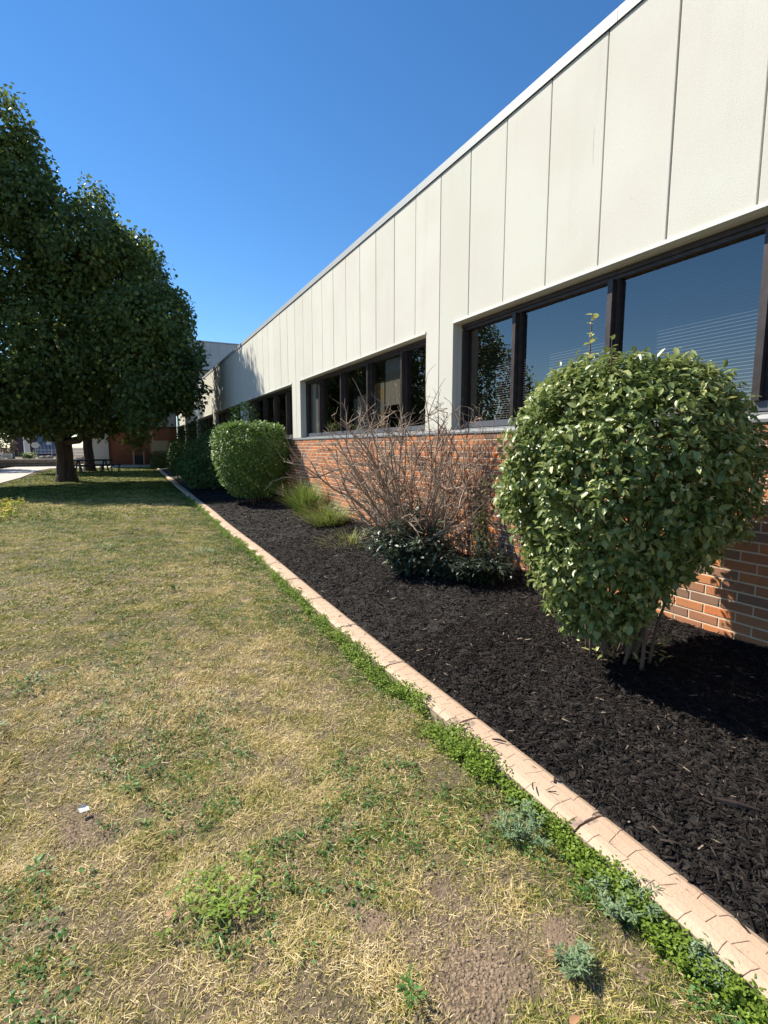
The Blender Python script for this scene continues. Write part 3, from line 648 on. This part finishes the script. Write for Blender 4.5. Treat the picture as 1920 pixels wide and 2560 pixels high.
# --- dark lance-leaved plants under it
LANCE = ([(0, 0, 0), (.4, -.5, -.02), (.4, .5, -.02), (.75, -.35, -.14), (.75, .35, -.14), (1, 0, -.30)], [(0, 1, 2), (1, 3, 2), (2, 3, 4), (3, 5, 4)])
def lance_plant(label, loc, n, rx, ry, h, L, mt='leaf_dark', name='leafy_perennial', tone=0., wd=.13, group=None):
    t = thing(name, label, 'plant', loc, group=group); ns = max(8, n // 60)
    tops = []
    for i in range(ns):
        a = random.uniform(0, 6.28); r = math.sqrt(random.random()); e = Vector((rx * r * math.cos(a), ry * r * math.sin(a), h * random.uniform(.45, 1) * (1.1 - .5 * r)))
        mb = MB(); pts = [Vector((e.x * .25, e.y * .25, -.03)), Vector((e.x * .5, e.y * .5, e.z * .55)), e]; mb.tube(pts, [.006, .005, .003], 4); mb.build('stem', M['stem'], t)
        tops.append(pts)
    pk = rng.integers(0, ns, n); u = rng.random(n) ** .7
    T = np.array([[list(p) for p in q] for q in tops])[pk]
    B = np.where(u[:, None] < .5, T[:, 0] + (T[:, 1] - T[:, 0]) * (u[:, None] * 2), T[:, 1] + (T[:, 2] - T[:, 1]) * (u[:, None] * 2 - 1)); B = B + rng.normal(size=B.shape) * .03
    B[:, 2] = np.maximum(B[:, 2], .02); B[:, 0] = np.minimum(B[:, 0], 3.50 - loc[0])
    a = rng.uniform(0, 6.28, n); D = norm(np.stack([np.cos(a), np.sin(a), rng.normal(.05, .45, n)], 1)); D[:, 0] -= (B[:, 0] > 3.4 - loc[0]) * 1.2
    N = norm(np.array([[0, 0, 1.]]) + rng.normal(size=(n, 3)) * .35); Ls = L * rng.uniform(.6, 1.2, n)
    V, F, AT = scatter(*LANCE, B, D, N, Ls, Ls * wd * 2, np.clip(rng.random(n) * .8 + tone, 0, 1)); obj('foliage', mesh_np('foliage', V, F, M[mt], AT), t, kind='stuff')
    return t
lance_plant('dark glossy narrow-leaved plant at the foot of the dead shrub, lawn side', (2.72, 4.72, .13), 3600, .5, .6, .82, .10, tone=.15)
lance_plant('low dark narrow-leaved plant spreading in shade right of the dead shrub', (3.05, 4.1, .16), 1800, .48, .55, .45, .09)
lance_plant('pale yellow-green feathery plant leaning on the brick right of the dead shrub', (3.42, 4.42, .2), 420, .1, .22, 1.0, .09, 'reed', tone=.25, wd=.06)
# --- ornamental grasses
BLADE = ([(0, -.5, 0), (0, .5, 0), (.4, -.42, .0), (.4, .42, .0), (.75, -.3, -.09), (.75, .3, -.09), (1, 0, -.30)], [(0, 2, 1), (1, 2, 3), (2, 4, 3), (3, 4, 5), (4, 6, 5)])
def grass_clump(label, loc, n, h, spread, tone, name='grass_clump', arch=1):
    t = thing(name, label, 'grass', loc, 'ornamental grass clumps in the mulch')
    a = rng.uniform(0, 6.28, n); s = rng.random(n) * spread
    B = np.stack([np.cos(a) * s * .3, np.sin(a) * s * .3, np.full(n, -.03)], 1) + rng.normal(size=(n, 3)) * [.04, .04, 0]
    D = norm(np.stack([np.cos(a) * s, np.sin(a) * s, np.full(n, .85)], 1) + rng.normal(size=(n, 3)) * .1); D[:, 0] = np.minimum(D[:, 0], .55)
    N = norm(np.stack([-np.cos(a) * .2 * arch, -np.sin(a) * .2 * arch, np.full(n, 1.)], 1)); L = h * rng.uniform(.5, 1.2, n)
    V, F, AT = scatter(*BLADE, B, D, N, L, rng.uniform(.006, .013, n), np.clip(rng.random(n) * .6 + tone, 0, 1)); obj('blades', mesh_np('blades', V, F, M['reed'], AT), t, kind='stuff')
    return t
grass_clump('tall green ornamental grass clump against the brick beside the sunlit bush', (3.18, 9.75, .18), 1000, .72, .65, .12)
grass_clump('lower yellowish ornamental grass clump between the tall grass and the dead shrub', (3.05, 8.2, .16), 1000, .48, .9, .28)
grass_clump('small straggly grass tuft at the left foot of the dead shrub', (2.75, 6.55, .13), 260, .28, 1.2, .35)
mbp = MB()

# ================================================================ MULCH CHIPS
def chips(n, y0, y1, smin, smax, tris):
    y = rng.uniform(y0, y1, n); x0 = curb_in(y); x = x0 + .012 + rng.random(n) * (3.535 - x0 - .012); sp_ = rng.random(n) < .0007; x = np.where(sp_, x0 - .15 * rng.random(n) ** 2, x); z = np.where(sp_, .084, bed_z(x, y) + rng.uniform(-.002, .010, n))
    a = rng.uniform(0, 6.28, n); D = norm(np.stack([np.cos(a), np.sin(a), rng.normal(0, .28, n)], 1)); N = norm(np.array([[0, 0, 1.]]) + rng.normal(size=(n, 3)) * .45)
    L = smin + (smax - smin) * rng.random(n) ** 2.2; Wd = L * rng.uniform(.07, .24, n)
    if tris > 4: tv = [(-.5, -.5, 0), (-.45, .4, 0), (.5, -.4, .02), (.42, .5, .02), (-.42, -.05, .10), (.45, .05, .11)]; tf = [(0, 2, 5), (0, 5, 4), (1, 4, 5), (1, 5, 3), (0, 4, 1), (2, 3, 5)]
    else: tv = [(-.5, -.5, 0), (-.45, .4, .03), (.5, -.4, .05), (.42, .5, .0)]; tf = [(0, 2, 1), (1, 2, 3)]
    r = rng.random(n) ** 1.2 * .93; r[rng.random(n) < .010] = rng.uniform(.96, 1)
    return scatter(tv, tf, np.stack([x, y, z], 1), D, N, L, Wd, r)
def join(parts):
    Vs, Fs, As = [], [], []; o = 0
    for V, F, A in parts: Vs.append(V); Fs.append(F + o); As.append(A); o += len(V)
    return np.concatenate(Vs), np.concatenate(Fs), np.concatenate(As)
V, F, A = join([chips(56000, .3, 3.2, .008, .06, 6), chips(46000, 3.2, 7.5, .014, .06, 2), chips(26000, 7.5, 18, .03, .09, 2)])
obj('mulch_chips', mesh_np('mulch_chips', V, F, M['chips'], A), kind='stuff')
# a few loose pieces on the curb and bigger sticks
for i, (x, y, L, lab) in enumerate([(1.47, 2.02, .05, 'small dark wood chip lying across the curb joint nearest the middle'), (1.54, 1.83, .07, 'dark sliver of mulch lying on the inner edge of the curb'), (1.45, 1.50, .045, 'dark chip fallen on the lawn edge of the curb'), (2.03, 1.02, .16, 'long dark stick lying in the mulch near the curb')]):
    mb = MB(); z = .09 if i < 3 else float(bed_z(np.array(x), np.array(y))) + .012
    mb.tube([(-L / 2, 0, 0), (0, .003, .004), (L / 2, 0, .002 + (.03 if i == 4 else 0))], [L * .05, L * .08, L * .04], 5)
    o = mb.build('wood_chip', M['stem'] if i == 4 else M['frame'], label=lab, cat='wood chip', group='loose wood pieces by the curb'); o.location = (x, y, z); o.rotation_euler = (0, 0, [.3, -.9, .9, 2.2, .8][i])

# ================================================================ GRASS
soil_spots = [(.84, 1.05, .17), (-.24, 2.23, .13), (.62, 1.32, .06), (-.75, 1.7, .10), (1.12, 1.04, .05)]
def lawn_pts(n, y0, y1, x0, pw=1):
    y = y0 + (y1 - y0) * rng.random(n) ** pw; e = curb_in(y) - CW - .01
    x = x0 + rng.random(n) * (e - x0)
    # keep what a wide view of the place can see
    k = x > -.62 - .36 * y * 1.0 - .3
    x = x[k]; y = y[k]; p = np.ones(len(x))
    for (sx, sy, r) in soil_spots: d = np.hypot(x - sx, (y - sy)) / r * (1 + 2.4 * (fbm(x, y, .14, 9) - .5)); p = np.minimum(p, np.clip((d - .55) * 1.6, .03, 1))
    p *= np.clip(-.22 + 2.4 * fbm(x, y, .09, 21), .08, 1)
    k = rng.random(len(x)) < p; return x[k], y[k]
def dryness(x, y):
    d = .60 + .55 * (fbm(x, y, 1.6, 31) - .5) + .6 * (fbm(x, y, .42, 33) - .5) + .9 * (fbm(x, y, .11, 35) - .5)
    edge = np.clip(1 - (curb_in(y) - CW - x) / .45, 0, 1); d -= edge * .30
    d -= np.clip((np.asarray(y) - 3.5) / 14, 0, .26); d -= np.clip((np.asarray(y) - 18) / 10, 0, .22)
    return d
def blades(n, y0, y1, x0, L0, L1, w, seg, pw=1, lean=1.0):
    x, y = lawn_pts(n, y0, y1, x0, pw); n = len(x); z = lawn_z(x, y)
    a = rng.uniform(0, 6.28, n) * .8 + fbm(x, y, .13, 41) * 7; D = norm(np.stack([np.cos(a) * lean, np.sin(a) * lean, rng.uniform(.12, 1.0, n)], 1))
    N = norm(np.array([[0, 0, 1.]]) + rng.normal(size=(n, 3)) * .5); L = rng.uniform(L0, L1, n) * (.30 + 1.6 * fbm(x, y, .12, 51) ** 1.3)
    tv, tf = (([(0, -.5, 0), (0, .5, 0), (.55, -.4, 0), (.55, .4, 0), (1, 0, -.22)], [(0, 2, 1), (1, 2, 3), (2, 4, 3)]) if seg == 3 else ([(0, -.5, 0), (0, .5, 0), (1, 0, -.05)], [(0, 2, 1)]))
    r = np.clip(dryness(x, y) + rng.normal(0, .27, n), 0, 1)
    return scatter(tv, tf, np.stack([x, y, z - .003], 1), D, N, L, w * rng.uniform(.7, 1.3, n), r)
V, F, A = join([blades(380000, .3, 2.6, -1.9, .012, .038, .0021, 3), blades(330000, 2.6, 5.5, -2.6, .016, .042, .0042, 1), blades(300000, 5.5, 12, -5.2, .025, .055, .0075, 1), blades(230000, 12, 26, -7, .04, .075, .016, 1), blades(90000, 26, 44, -4.5, .05, .09, .03, 1)])
obj('grass', mesh_np('grass', V, F, M['grass'], A), kind='stuff')
# clover and small-leaved weeds: a strip along the curb and patches
def clover(xs_, ys_, hgt, L, per, tone=0.):
    n = len(xs_); P = np.stack([xs_, ys_, lawn_z(xs_, ys_)], 1)
    B = (P[:, None] + rng.normal(size=(n, per, 3)) * [.014, .014, 0]).reshape(-1, 3); B[:, 2] += rng.random(len(B)) * np.repeat(hgt, per)
    a = rng.uniform(0, 6.28, len(B)); D = norm(np.stack([np.cos(a), np.sin(a), rng.normal(.15, .35, len(B))], 1)); N = norm(np.array([[0, 0, 1.]]) + rng.normal(size=(len(B), 3)) * .4)
    Ls = L * rng.uniform(.6, 1.3, len(B)); r = np.clip(rng.random(len(B)) * .7 + tone + .3 * (fbm(B[:, 0], B[:, 1], .25, 61) - .3), 0, 1)
    return scatter(*LEAF2, B, D, N, Ls, Ls * .9, r)
n = 6200; ys_ = .35 + 15.5 * rng.random(n) ** 1.35; wdt = .015 + .12 * fbm(ys_, ys_ * 0, .35, 71) * np.clip(1.3 - ys_ / 8, .55, 1); xs_ = curb_in(ys_) - CW + .025 - rng.random(n) ** 1.4 * wdt * 1.6
hh = .085 * np.clip(1 - (curb_in(ys_) - CW + .02 - xs_) / .25, .25, 1) * (.5 + fbm(xs_, ys_, .2, 73))
kk_ = rng.random(n) < np.clip(-.75 + 3.0 * fbm(xs_, ys_, .15, 77), .06, 1); xs_, ys_, hh = xs_[kk_], ys_[kk_], hh[kk_]
q1 = clover(xs_, ys_, hh, .0135, 19)
V, F, A = q1; obj('clover_edge', mesh_np('clover_edge', V, F, M['clover'], A), kind='stuff')
n = 26000; x, y = lawn_pts(n, .5, 14, -3.5, 1.3); f_ = fbm(x, y, .9, 81) + np.clip(1 - (curb_in(y) - CW - x) / .8, 0, 1) * .12; k = f_ > .56; x, y = x[k], y[k]
V, F, A = clover(x, y, np.full(len(x), .022), .014, 7, -.1); obj('clover_patches', mesh_np('clover_patches', V, F, M['weed_leaf'], A), kind='stuff')
# litter of dry straw bits
n = 22000; x, y = lawn_pts(n, .4, 7, -2.2, 1.2); n = len(x); a = rng.uniform(0, 6.28, n)
V, F, A = scatter([(-.5, -.5, 0), (-.5, .5, 0), (.5, .3, .02), (.5, -.3, .02)], [(0, 3, 2), (0, 2, 1)], np.stack([x, y, lawn_z(x, y) + rng.uniform(.002, .022, n)], 1), np.stack([np.cos(a), np.sin(a), rng.normal(0, .2, n)], 1), np.tile([[0, 0, 1.]], (n, 1)) + rng.normal(size=(n, 3)) * .3, rng.uniform(.012, .045, n), .0014 + .0005 * y, rng.uniform(.7, 1, n))
obj('dry_straw', mesh_np('dry_straw', V, F, M['grass'], A), kind='stuff')

n = 30000; x, y = np.concatenate([rng.uniform(-1.2, 1.45, n // 2)] + [rng.normal(sx, r * .6, n // 10) for sx, sy, r in soil_spots]), np.concatenate([rng.uniform(.5, 3.5, n // 2)] + [rng.normal(sy, r * .6, n // 10) for sx, sy, r in soil_spots])
k = x < curb_in(y) - CW - .01; x, y = x[k], y[k]; n = len(x)
V, F, A = scatter([(-.5, -.4, 0), (.5, -.5, .05), (.1, .5, 0), (0, 0, .6)], [(0, 1, 3), (1, 2, 3), (2, 0, 3)], np.stack([x, y, lawn_z(x, y) - .001], 1), rand_unit(n) * [1, 1, .2], np.tile([[0, 0, 1.]], (n, 1)) + rng.normal(size=(n, 3)) * .2, .003 + .011 * rng.random(n) ** 3, None, rng.random(n))
obj('soil_crumbs', mesh_np('soil_crumbs', V, F, M['soil_light'], A), kind='stuff')
# single weeds: a rosette of separate leaves
LOBED = ([(0, 0, 0), (.18, -.10, .02), (.25, -.28, 0), (.38, -.12, .03), (.50, -.34, 0), (.62, -.12, .02), (.74, -.22, -.04), (1, 0, -.12), (.74, .22, -.04), (.62, .12, .02), (.5, .34, 0), (.38, .12, .03), (.25, .28, 0), (.18, .1, .02)],
         [(0, 1, 13), (1, 2, 3), (1, 3, 13), (13, 3, 11), (13, 11, 12), (3, 4, 5), (3, 5, 11), (11, 5, 9), (11, 9, 10), (5, 6, 7), (5, 7, 9), (9, 7, 8)])

NARROW = ([(x, y * .62, z) for x, y, z in LOBED[0]], LOBED[1])
def weed_meshes(mt, tones):
    out = []
    for t in tones:
        V, F, A = scatter(*NARROW, np.zeros((1, 3)), np.array([[1., 0, 0]]), np.array([[0, 0, 1.]]), np.array([1.]), None, np.array([t])); out.append(mesh_np('leaf', V, F, M[mt], A))
    return out
WM = weed_meshes('weed_leaf', [.2, .5, .8]); WD = weed_meshes('leaf_hedge', [.2, .5]); WG = weed_meshes('grey_leaf', [.1, .5, .9])
def weed(label, x, y, r, n, meshes, L=None, lift=.35, cat='weed', name='weed'):
    z = float(lawn_z(np.array(x), np.array(y))); t = thing(name, label, cat, (x, y, z), 'weeds growing in the dry lawn')
    for i in range(n):
        a = random.uniform(0, 6.28); q = r * math.sqrt(random.random()) * .7; d = (math.cos(a), math.sin(a), random.uniform(.1, lift * 1.6))
        put_leaf((q * math.cos(a) * random.uniform(.2, 1), q * math.sin(a), random.uniform(.01, .05)), d, (random.gauss(0, .3), random.gauss(0, .3), 1), (L or r * .6) * random.uniform(.6, 1.1), t, meshes)
    return t
def sprawl(label, x, y, r, arms, per, meshes, L):
    z = float(lawn_z(np.array(x), np.array(y))); t = thing('weed', label, 'weed', (x, y, z), 'weeds growing in the dry lawn')
    for i in range(arms):
        a = 2 * math.pi * i / arms + random.uniform(-.3, .3); ln = r * random.uniform(.6, 1.15) * (1 + .3 * math.cos(a - .5)); pts = [Vector((math.cos(a + .25 * q) * ln * q / 4, math.sin(a + .25 * q) * ln * q / 4, .012 + .028 * math.sin(math.pi * min(q / 4 * .8 + .1, 1)))) for q in range(5)]
        mb = MB(); mb.tube(pts, .0016, 3); mb.build('runner', M['weed_leaf_plain'], t)
        for j in range(per):
            q = random.uniform(.3, 3.99); p = pts[int(q)].lerp(pts[int(q) + 1], q % 1); b = random.uniform(0, 6.28)
            put_leaf(p, (math.cos(b), math.sin(b), random.uniform(-.1, .5)), (random.gauss(0, .35), random.gauss(0, .35), 1), L * random.uniform(.5, 1.2), t, meshes)
WY = weed_meshes('clover', [.3, .5, .7])
M['weed_leaf_plain'] = mat('weed_stalk', (.16, .22, .07), .7)
sprawl('large bright green sprawling weed in the foreground of the lawn', .20, 1.58, .19, 20, 14, WY, .030)
weed('small leafy green weed left of the large foreground weed', -.06, 2.33 + .05, .05, 26, WM, .03)
weed('bright green weed in the left foreground beside the bare soil', -.36, 2.02, .07, 40, WM, .03)
weed('dark green rosette weed in the middle of the lawn', .40, 5.62, .11, 22, WD, .07, .8)
weed('pale bluish-green spreading weed near the curb in mid lawn', .92, 7.5, .34, 110, WG, .05)
weed('grey-green weed patch at the left edge of the lawn', -.72, 3.15, .14, 70, WG, .04)
weed('dark green weed patch left of the lawn centre', -.6, 3.72, .16, 60, WD, .04)
weed('small green weed beside the bare soil at the bottom of the lawn', .62, 1.07, .045, 40, WM, .025)
weed('faint green weed at far mid lawn, left side', -.35, 8.6, .3, 90, WM, .05)
weed('green weed tuft right of the white paper scrap', .02, 2.5, .06, 30, WM, .03)
def feather(label, x, y, r, n, h):
    z = float(lawn_z(np.array(x), np.array(y))); t = thing('feathery_weed', label, 'weed', (x, y, z), 'feathery grey-green weeds by the curb')
    for i in range(n * 2):
        a = random.uniform(0, 6.28); q = r * math.sqrt(random.random()); e = Vector((q * math.cos(a), q * math.sin(a), h * random.uniform(.5, 1))); b = Vector((e.x * .4, e.y * .4, 0))
        mb = MB(); mb.tube([b, (b + e) / 2, e], [.002, .0018, .001], 3)
        m_ = 22; T = rng.random(m_) ** .7; bs = np.array([list(b.lerp(e, tt)) for tt in T]); aa = rng.uniform(0, 6.28, m_); Dd = np.stack([np.cos(aa), np.sin(aa), np.full(m_, .35)], 1)
        V, F, A = scatter(*LOBED, bs, Dd, np.tile([[0, 0, 1.]], (m_, 1)) + rng.normal(size=(m_, 3)) * .3, rng.uniform(.016, .034, m_), rng.uniform(.006, .014, m_), rng.random(m_))
        obj('frond', mesh_np('frond', V, F, M['grey_leaf'], A), t)
feather('grey-green feathery weed against the curb, the upper of two', 1.31, 1.38, .13, 12, .09)
feather('grey-green feathery weed spilling onto the curb, the nearest one', 1.38, .98, .13, 14, .09)
feather('small feathery weed in the lawn near the bottom right', 1.08, .93, .05, 8, .06)
feather('feathery weed leaning over the curb at the bottom right corner', 1.40, .74, .06, 9, .08)
# yellow flowers
def yellow(label, x, y, n, r):
    t = thing('yellow_flowers', label, 'flower', (x, y, 0), 'yellow flower patches on the lawn'); a = rng.uniform(0, 6.28, n); q = r * np.sqrt(rng.random(n)); P = np.stack([q * np.cos(a), q * np.sin(a) * 2, rng.uniform(.08, .22, n)], 1)
    k = 6; B = np.repeat(P, k, 0); aa = np.tile(np.arange(k) * 2 * np.pi / k, n); D = np.stack([np.cos(aa), np.sin(aa), np.full(len(aa), .3)], 1)
    V, F, A = scatter(*LEAF2, B, D, np.tile([[0, 0, 1.]], (len(B), 1)), .032, .03, np.ones(len(B))); obj('blooms', mesh_np('blooms', V, F, M['yellow'], A), t, kind='stuff')
    V, F, A = scatter(*LANCE, P * [1, 1, .2], rng.normal(size=(n, 3)) * .4 + [0, 0, 1], rng.normal(size=(n, 3)) + [1, 0, 0], .16, .02, rng.random(n)); obj('leaves', mesh_np('leaves', V, F, M['clover'], A), t)
yellow('patch of small yellow flowers at the left edge just before the tree shadow', -2.72, 15.4, 120, .42); yellow('second small patch of yellow flowers nearer, at the left edge', -2.40, 13.1, 80, .28)
# litter
mb = MB(); mb.add([(-.018, -.012, .003), (.016, -.015, .008), (.02, .012, .004), (.0, .022, .012), (-.02, .012, .004)], [(0, 1, 2, 3, 4)]); o = mb.build('paper_scrap', M['white'], label='small white paper scrap lying on bare soil at the left of the lawn', cat='litter'); o.location = (-.235, 2.30, .012); o.rotation_euler = (.3, .2, .4)
for (x, y, l) in ((1.03, .98, 'orange-brown dead leaf on the grass at the bottom, nearer the bare soil'), (.95, .82, 'orange-brown dead leaf on the grass at the very bottom edge'), (.03, 1.62, 'tan dead leaf lying left of the large foreground weed')):
    V, F, A = scatter(*LEAF6, np.zeros((1, 3)), np.array([[1., 0, .1]]), np.array([[0, 0, 1.]]), np.array([.04]), None, np.array([0])); o = obj('dead_leaf', mesh_np('dead_leaf', V, F, M['drydead'], A), label=l, cat='leaf', group='dead leaves on the lawn'); o.location = (x, y, float(lawn_z(np.array(x), np.array(y))) + .02)

# ================================================================ FAR FURNITURE
pt = thing('picnic_table', 'black metal picnic table with attached benches on the shaded lawn behind the big tree', 'picnic table', (-1.75, 34.4, 0), rz=R(20))
mb = MB(); mb.box(-1.0, 1.0, -.42, .42, .69, .77); mb.build('tabletop', M['black_metal'], pt, bev=.01)
for s in (-1, 1):
    mb = MB(); mb.box(-.95, .95, s * .68 - .15, s * .68 + .15, .40, .46); mb.build('bench_seat', M['black_metal'], pt, bev=.008)
    for x in (-.7, .7):
        mb = MB(); mb.tube([(x, s * .12, .72), (x, s * .62, 0)], .045, 6); mb.build('leg', M['black_metal'], pt)
        mb = MB(); mb.tube([(x * 1.2, s * .68, .40), (x * 1.2, s * .68, 0)], .035, 6); mb.build('bench_leg', M['black_metal'], pt)
for x in (-.7, .7): mb = MB(); mb.tube([(x, -.8, .40), (x, .8, .40)], .025, 6); mb.build('cross_bar', M['black_metal'], pt)
bn = thing('bench', 'low black bench right of the picnic table', 'bench', (-.85, 35.2, 0), rz=R(15))
mb = MB(); mb.box(-.6, .6, -.2, .2, .42, .47); mb.build('seat', M['black_metal'], bn)
for x in (-.5, .5):
    for yy in (-.15, .15): mb = MB(); mb.tube([(x, yy, 0), (x, yy, .42)], .025, 6); mb.build('leg', M['black_metal'], bn)
tc = thing('trash_bin', 'square dark litter bin with tan side posts against the far brick wall', 'bin', (.98, 46.2, .03))
mb = MB(); mb.box(-.32, .32, -.3, .3, .06, .78); mb.build('liner_box', M['black_metal'], tc, bev=.02)
mb = MB(); mb.box(-.36, .36, -.33, .33, 1.10, 1.16); mb.build('roof', M['frame'], tc)
for x in (-.37, .37):
    for yy in (-.3, .3): mb = MB(); mb.box(x - .045, x + .045, yy - .045, yy + .045, 0, 1.1); mb.build('post', M['tan'], tc)
cn = thing('traffic_cone', 'small orange traffic cone at the foot of the far brick wall', 'cone', (1.95, 46.5, .03))
mb = MB(); mb.tube([(0, 0, .03), (0, 0, .7)], [.16, .03], 12); mb.build('cone_body', M['orange'], cn); mb = MB(); mb.box(-.2, .2, -.2, .2, 0, .03); mb.build('base', M['orange'], cn); mb = MB(); mb.tube([(0, 0, .36), (0, 0, .48)], [.098, .075], 12); mb.build('band', M['white'], cn)
# raised planter left
rw = thing('retaining_wall', 'low brown block retaining wall of the raised planter beyond the path', 'wall', (0, 0, 0))
for i in range(16):
    x = -23.5 + i * 1.22
    for r_ in (0, 1):
        mb = MB(); mb.box(x + r_ * .3, x + r_ * .3 + 1.21, 46.4 + .01 * random.random(), 46.75, .255 * r_ + .03, .25 + .255 * r_); mb.build('block', M['block'], rw)
mb = MB()
for i in range(16): mb.box(-23.5 + i * 1.25, -23.5 + i * 1.25 + 1.24, 46.35, 46.82, .515, .60)
mb.build('capping', M['concrete'], rw)
mb = MB(); mb.box(-40, -3.7, 46.8, 60, -.08, .54); mb.build('planter_soil', M['soil'], kind='structure')
lance_plant('yellow-green bushy grasses in the raised planter', (-6.65, 48, .52), 500, .75, .5, .75, .4, 'reed', name='planter_shrub', tone=.0, wd=.05)
shrub('reddish-brown small tree crown at the far left above the sign', (-8.5, 48.8, .54), [(.3, .5), (.8, .9), (1.4, .85), (1.9, .35)], 1600, .14, 'rusty_leaf', sq=(1, 1), name='rusty_shrub', bump=.3)
def rock(label, x, y, z, s):
    mb = MB(); n = 7; V = []; F = []
    for i in range(5):
        th = math.pi * i / 4
        for k in range(n):
            a = 6.28 * k / n; q = random.uniform(.8, 1.15); V.append((s * 1.2 * q * math.sin(th) * math.cos(a), s * q * math.sin(th) * math.sin(a), s * .65 * q * math.cos(th)))
    F = [(i * n + k, (i + 1) * n + k, (i + 1) * n + (k + 1) % n, i * n + (k + 1) % n) for i in range(4) for k in range(n)]
    mb.add(V, F); o = mb.build('boulder', M['rock'], label=label, cat='rock', group='boulders in the raised planter'); o.location = (x, y, z)
rock('pale boulder in the planter below the white sign', -7.7, 47.5, .66, .26); rock('brown boulder right of the planter grasses', -5.72, 47.5, .66, .24)
rock('pale boulder in the planter nearest the big trunk', -5.3, 47.8, .68, .26); rock('small pale boulder seen between trunk and table', -3.3, 47.5, .5, .3)
sg = thing('sign_board', 'white rectangular sign in a black frame on the planter at the far left', 'sign', (-7.98, 47.1, .56))
mb = MB(); mb.box(-.46, .46, -.02, .02, .1, .44); mb.build('panel', M['white'], sg)
for x in (-.5, .5): mb = MB(); mb.box(x - .035, x + .035, -.04, .04, 0, .5); mb.build('post', M['black_metal'], sg)
mb = MB(); mb.box(-.36, -.26, -.03, -.021, .24, .32); mb.build('emblem', M['black_metal'], sg)
mb = MB()
for r_, (a, b) in enumerate(((-.16, .38), (-.16, .34))):
    x = a
    while x < b: w_ = random.uniform(.025, .07); mb.box(x, min(x + w_, b), -.03, -.021, .31 - r_ * .10, .36 - r_ * .10); x += w_ + .018
mb.build('lettering', M['black_metal'], sg)
fb = thing('maroon_building', 'dark maroon brick building with blue glazing seen under the tree at the far left', 'building')
mb = MB(); mb.box(-12.6, -7.5, 80, 95, 0, 7.5); mb.build('wall', M['maroon'], fb)
mb = MB(); mb.box(-10.1, -7.6, 79.9, 80, .6, 4.8); mb.build('glazing', M['blueglass'], fb)
for i in range(7): mb = MB(); mb.box(-10.1 + i * .4, -10.06 + i * .4, 79.8, 79.9, .6, 4.8); mb.build('glazing_bar', M['metal'], fb)
mb = MB(); mb.box(-12.6, -7.6, 79.7, 79.98, 4.85, 5.2); mb.build('band', M['greyw'], fb)
mb = MB(); mb.box(-9.05, -8.5, 79.6, 79.78, 1.75, 2.7); mb.build('notice', M['white'], fb)
mb = MB(); mb.box(-12.9, -12.55, 79.7, 80, 0, 6); mb.build('downpipe', M['greyw'], fb)
pp = thing('white_post', 'thick white concrete post behind the planter grasses', 'post', (-8.4, 60, .1)); mb = MB(); mb.tube([(0, 0, 0), (0, 0, 4.4)], [.26, .22], 10); mb.build('shaft', M['white'], pp)
sp = thing('hexagonal_sign', 'white hexagonal sign on a thin post behind the planter', 'sign', (-7.45, 58, -.1))
mb = MB(); mb.prism([(.36 * math.cos(R(60 * k)), 1.75 + .3 * math.sin(R(60 * k))) for k in range(6)], 'y', -.02, .02); mb.build('panel', M['white'], sp)
mb = MB(); mb.tube([(0, .03, 0), (0, .03, 1.6)], .03, 6); mb.build('post', M['metal'], sp)
rl = thing('steel_railing', 'steel railing in front of the blue glazing', 'railing', (-5.9, 60, .1))
for z in (.5, .8, 1.1): mb = MB(); mb.tube([(-2, 0, z), (2.6, 0, z)], .03, 5); mb.build('rail', M['metal'], rl)
for x in (-2, -.5, 1, 2.5): mb = MB(); mb.tube([(x, 0, 0), (x, 0, 1.1)], .03, 5); mb.build('post', M['metal'], rl)
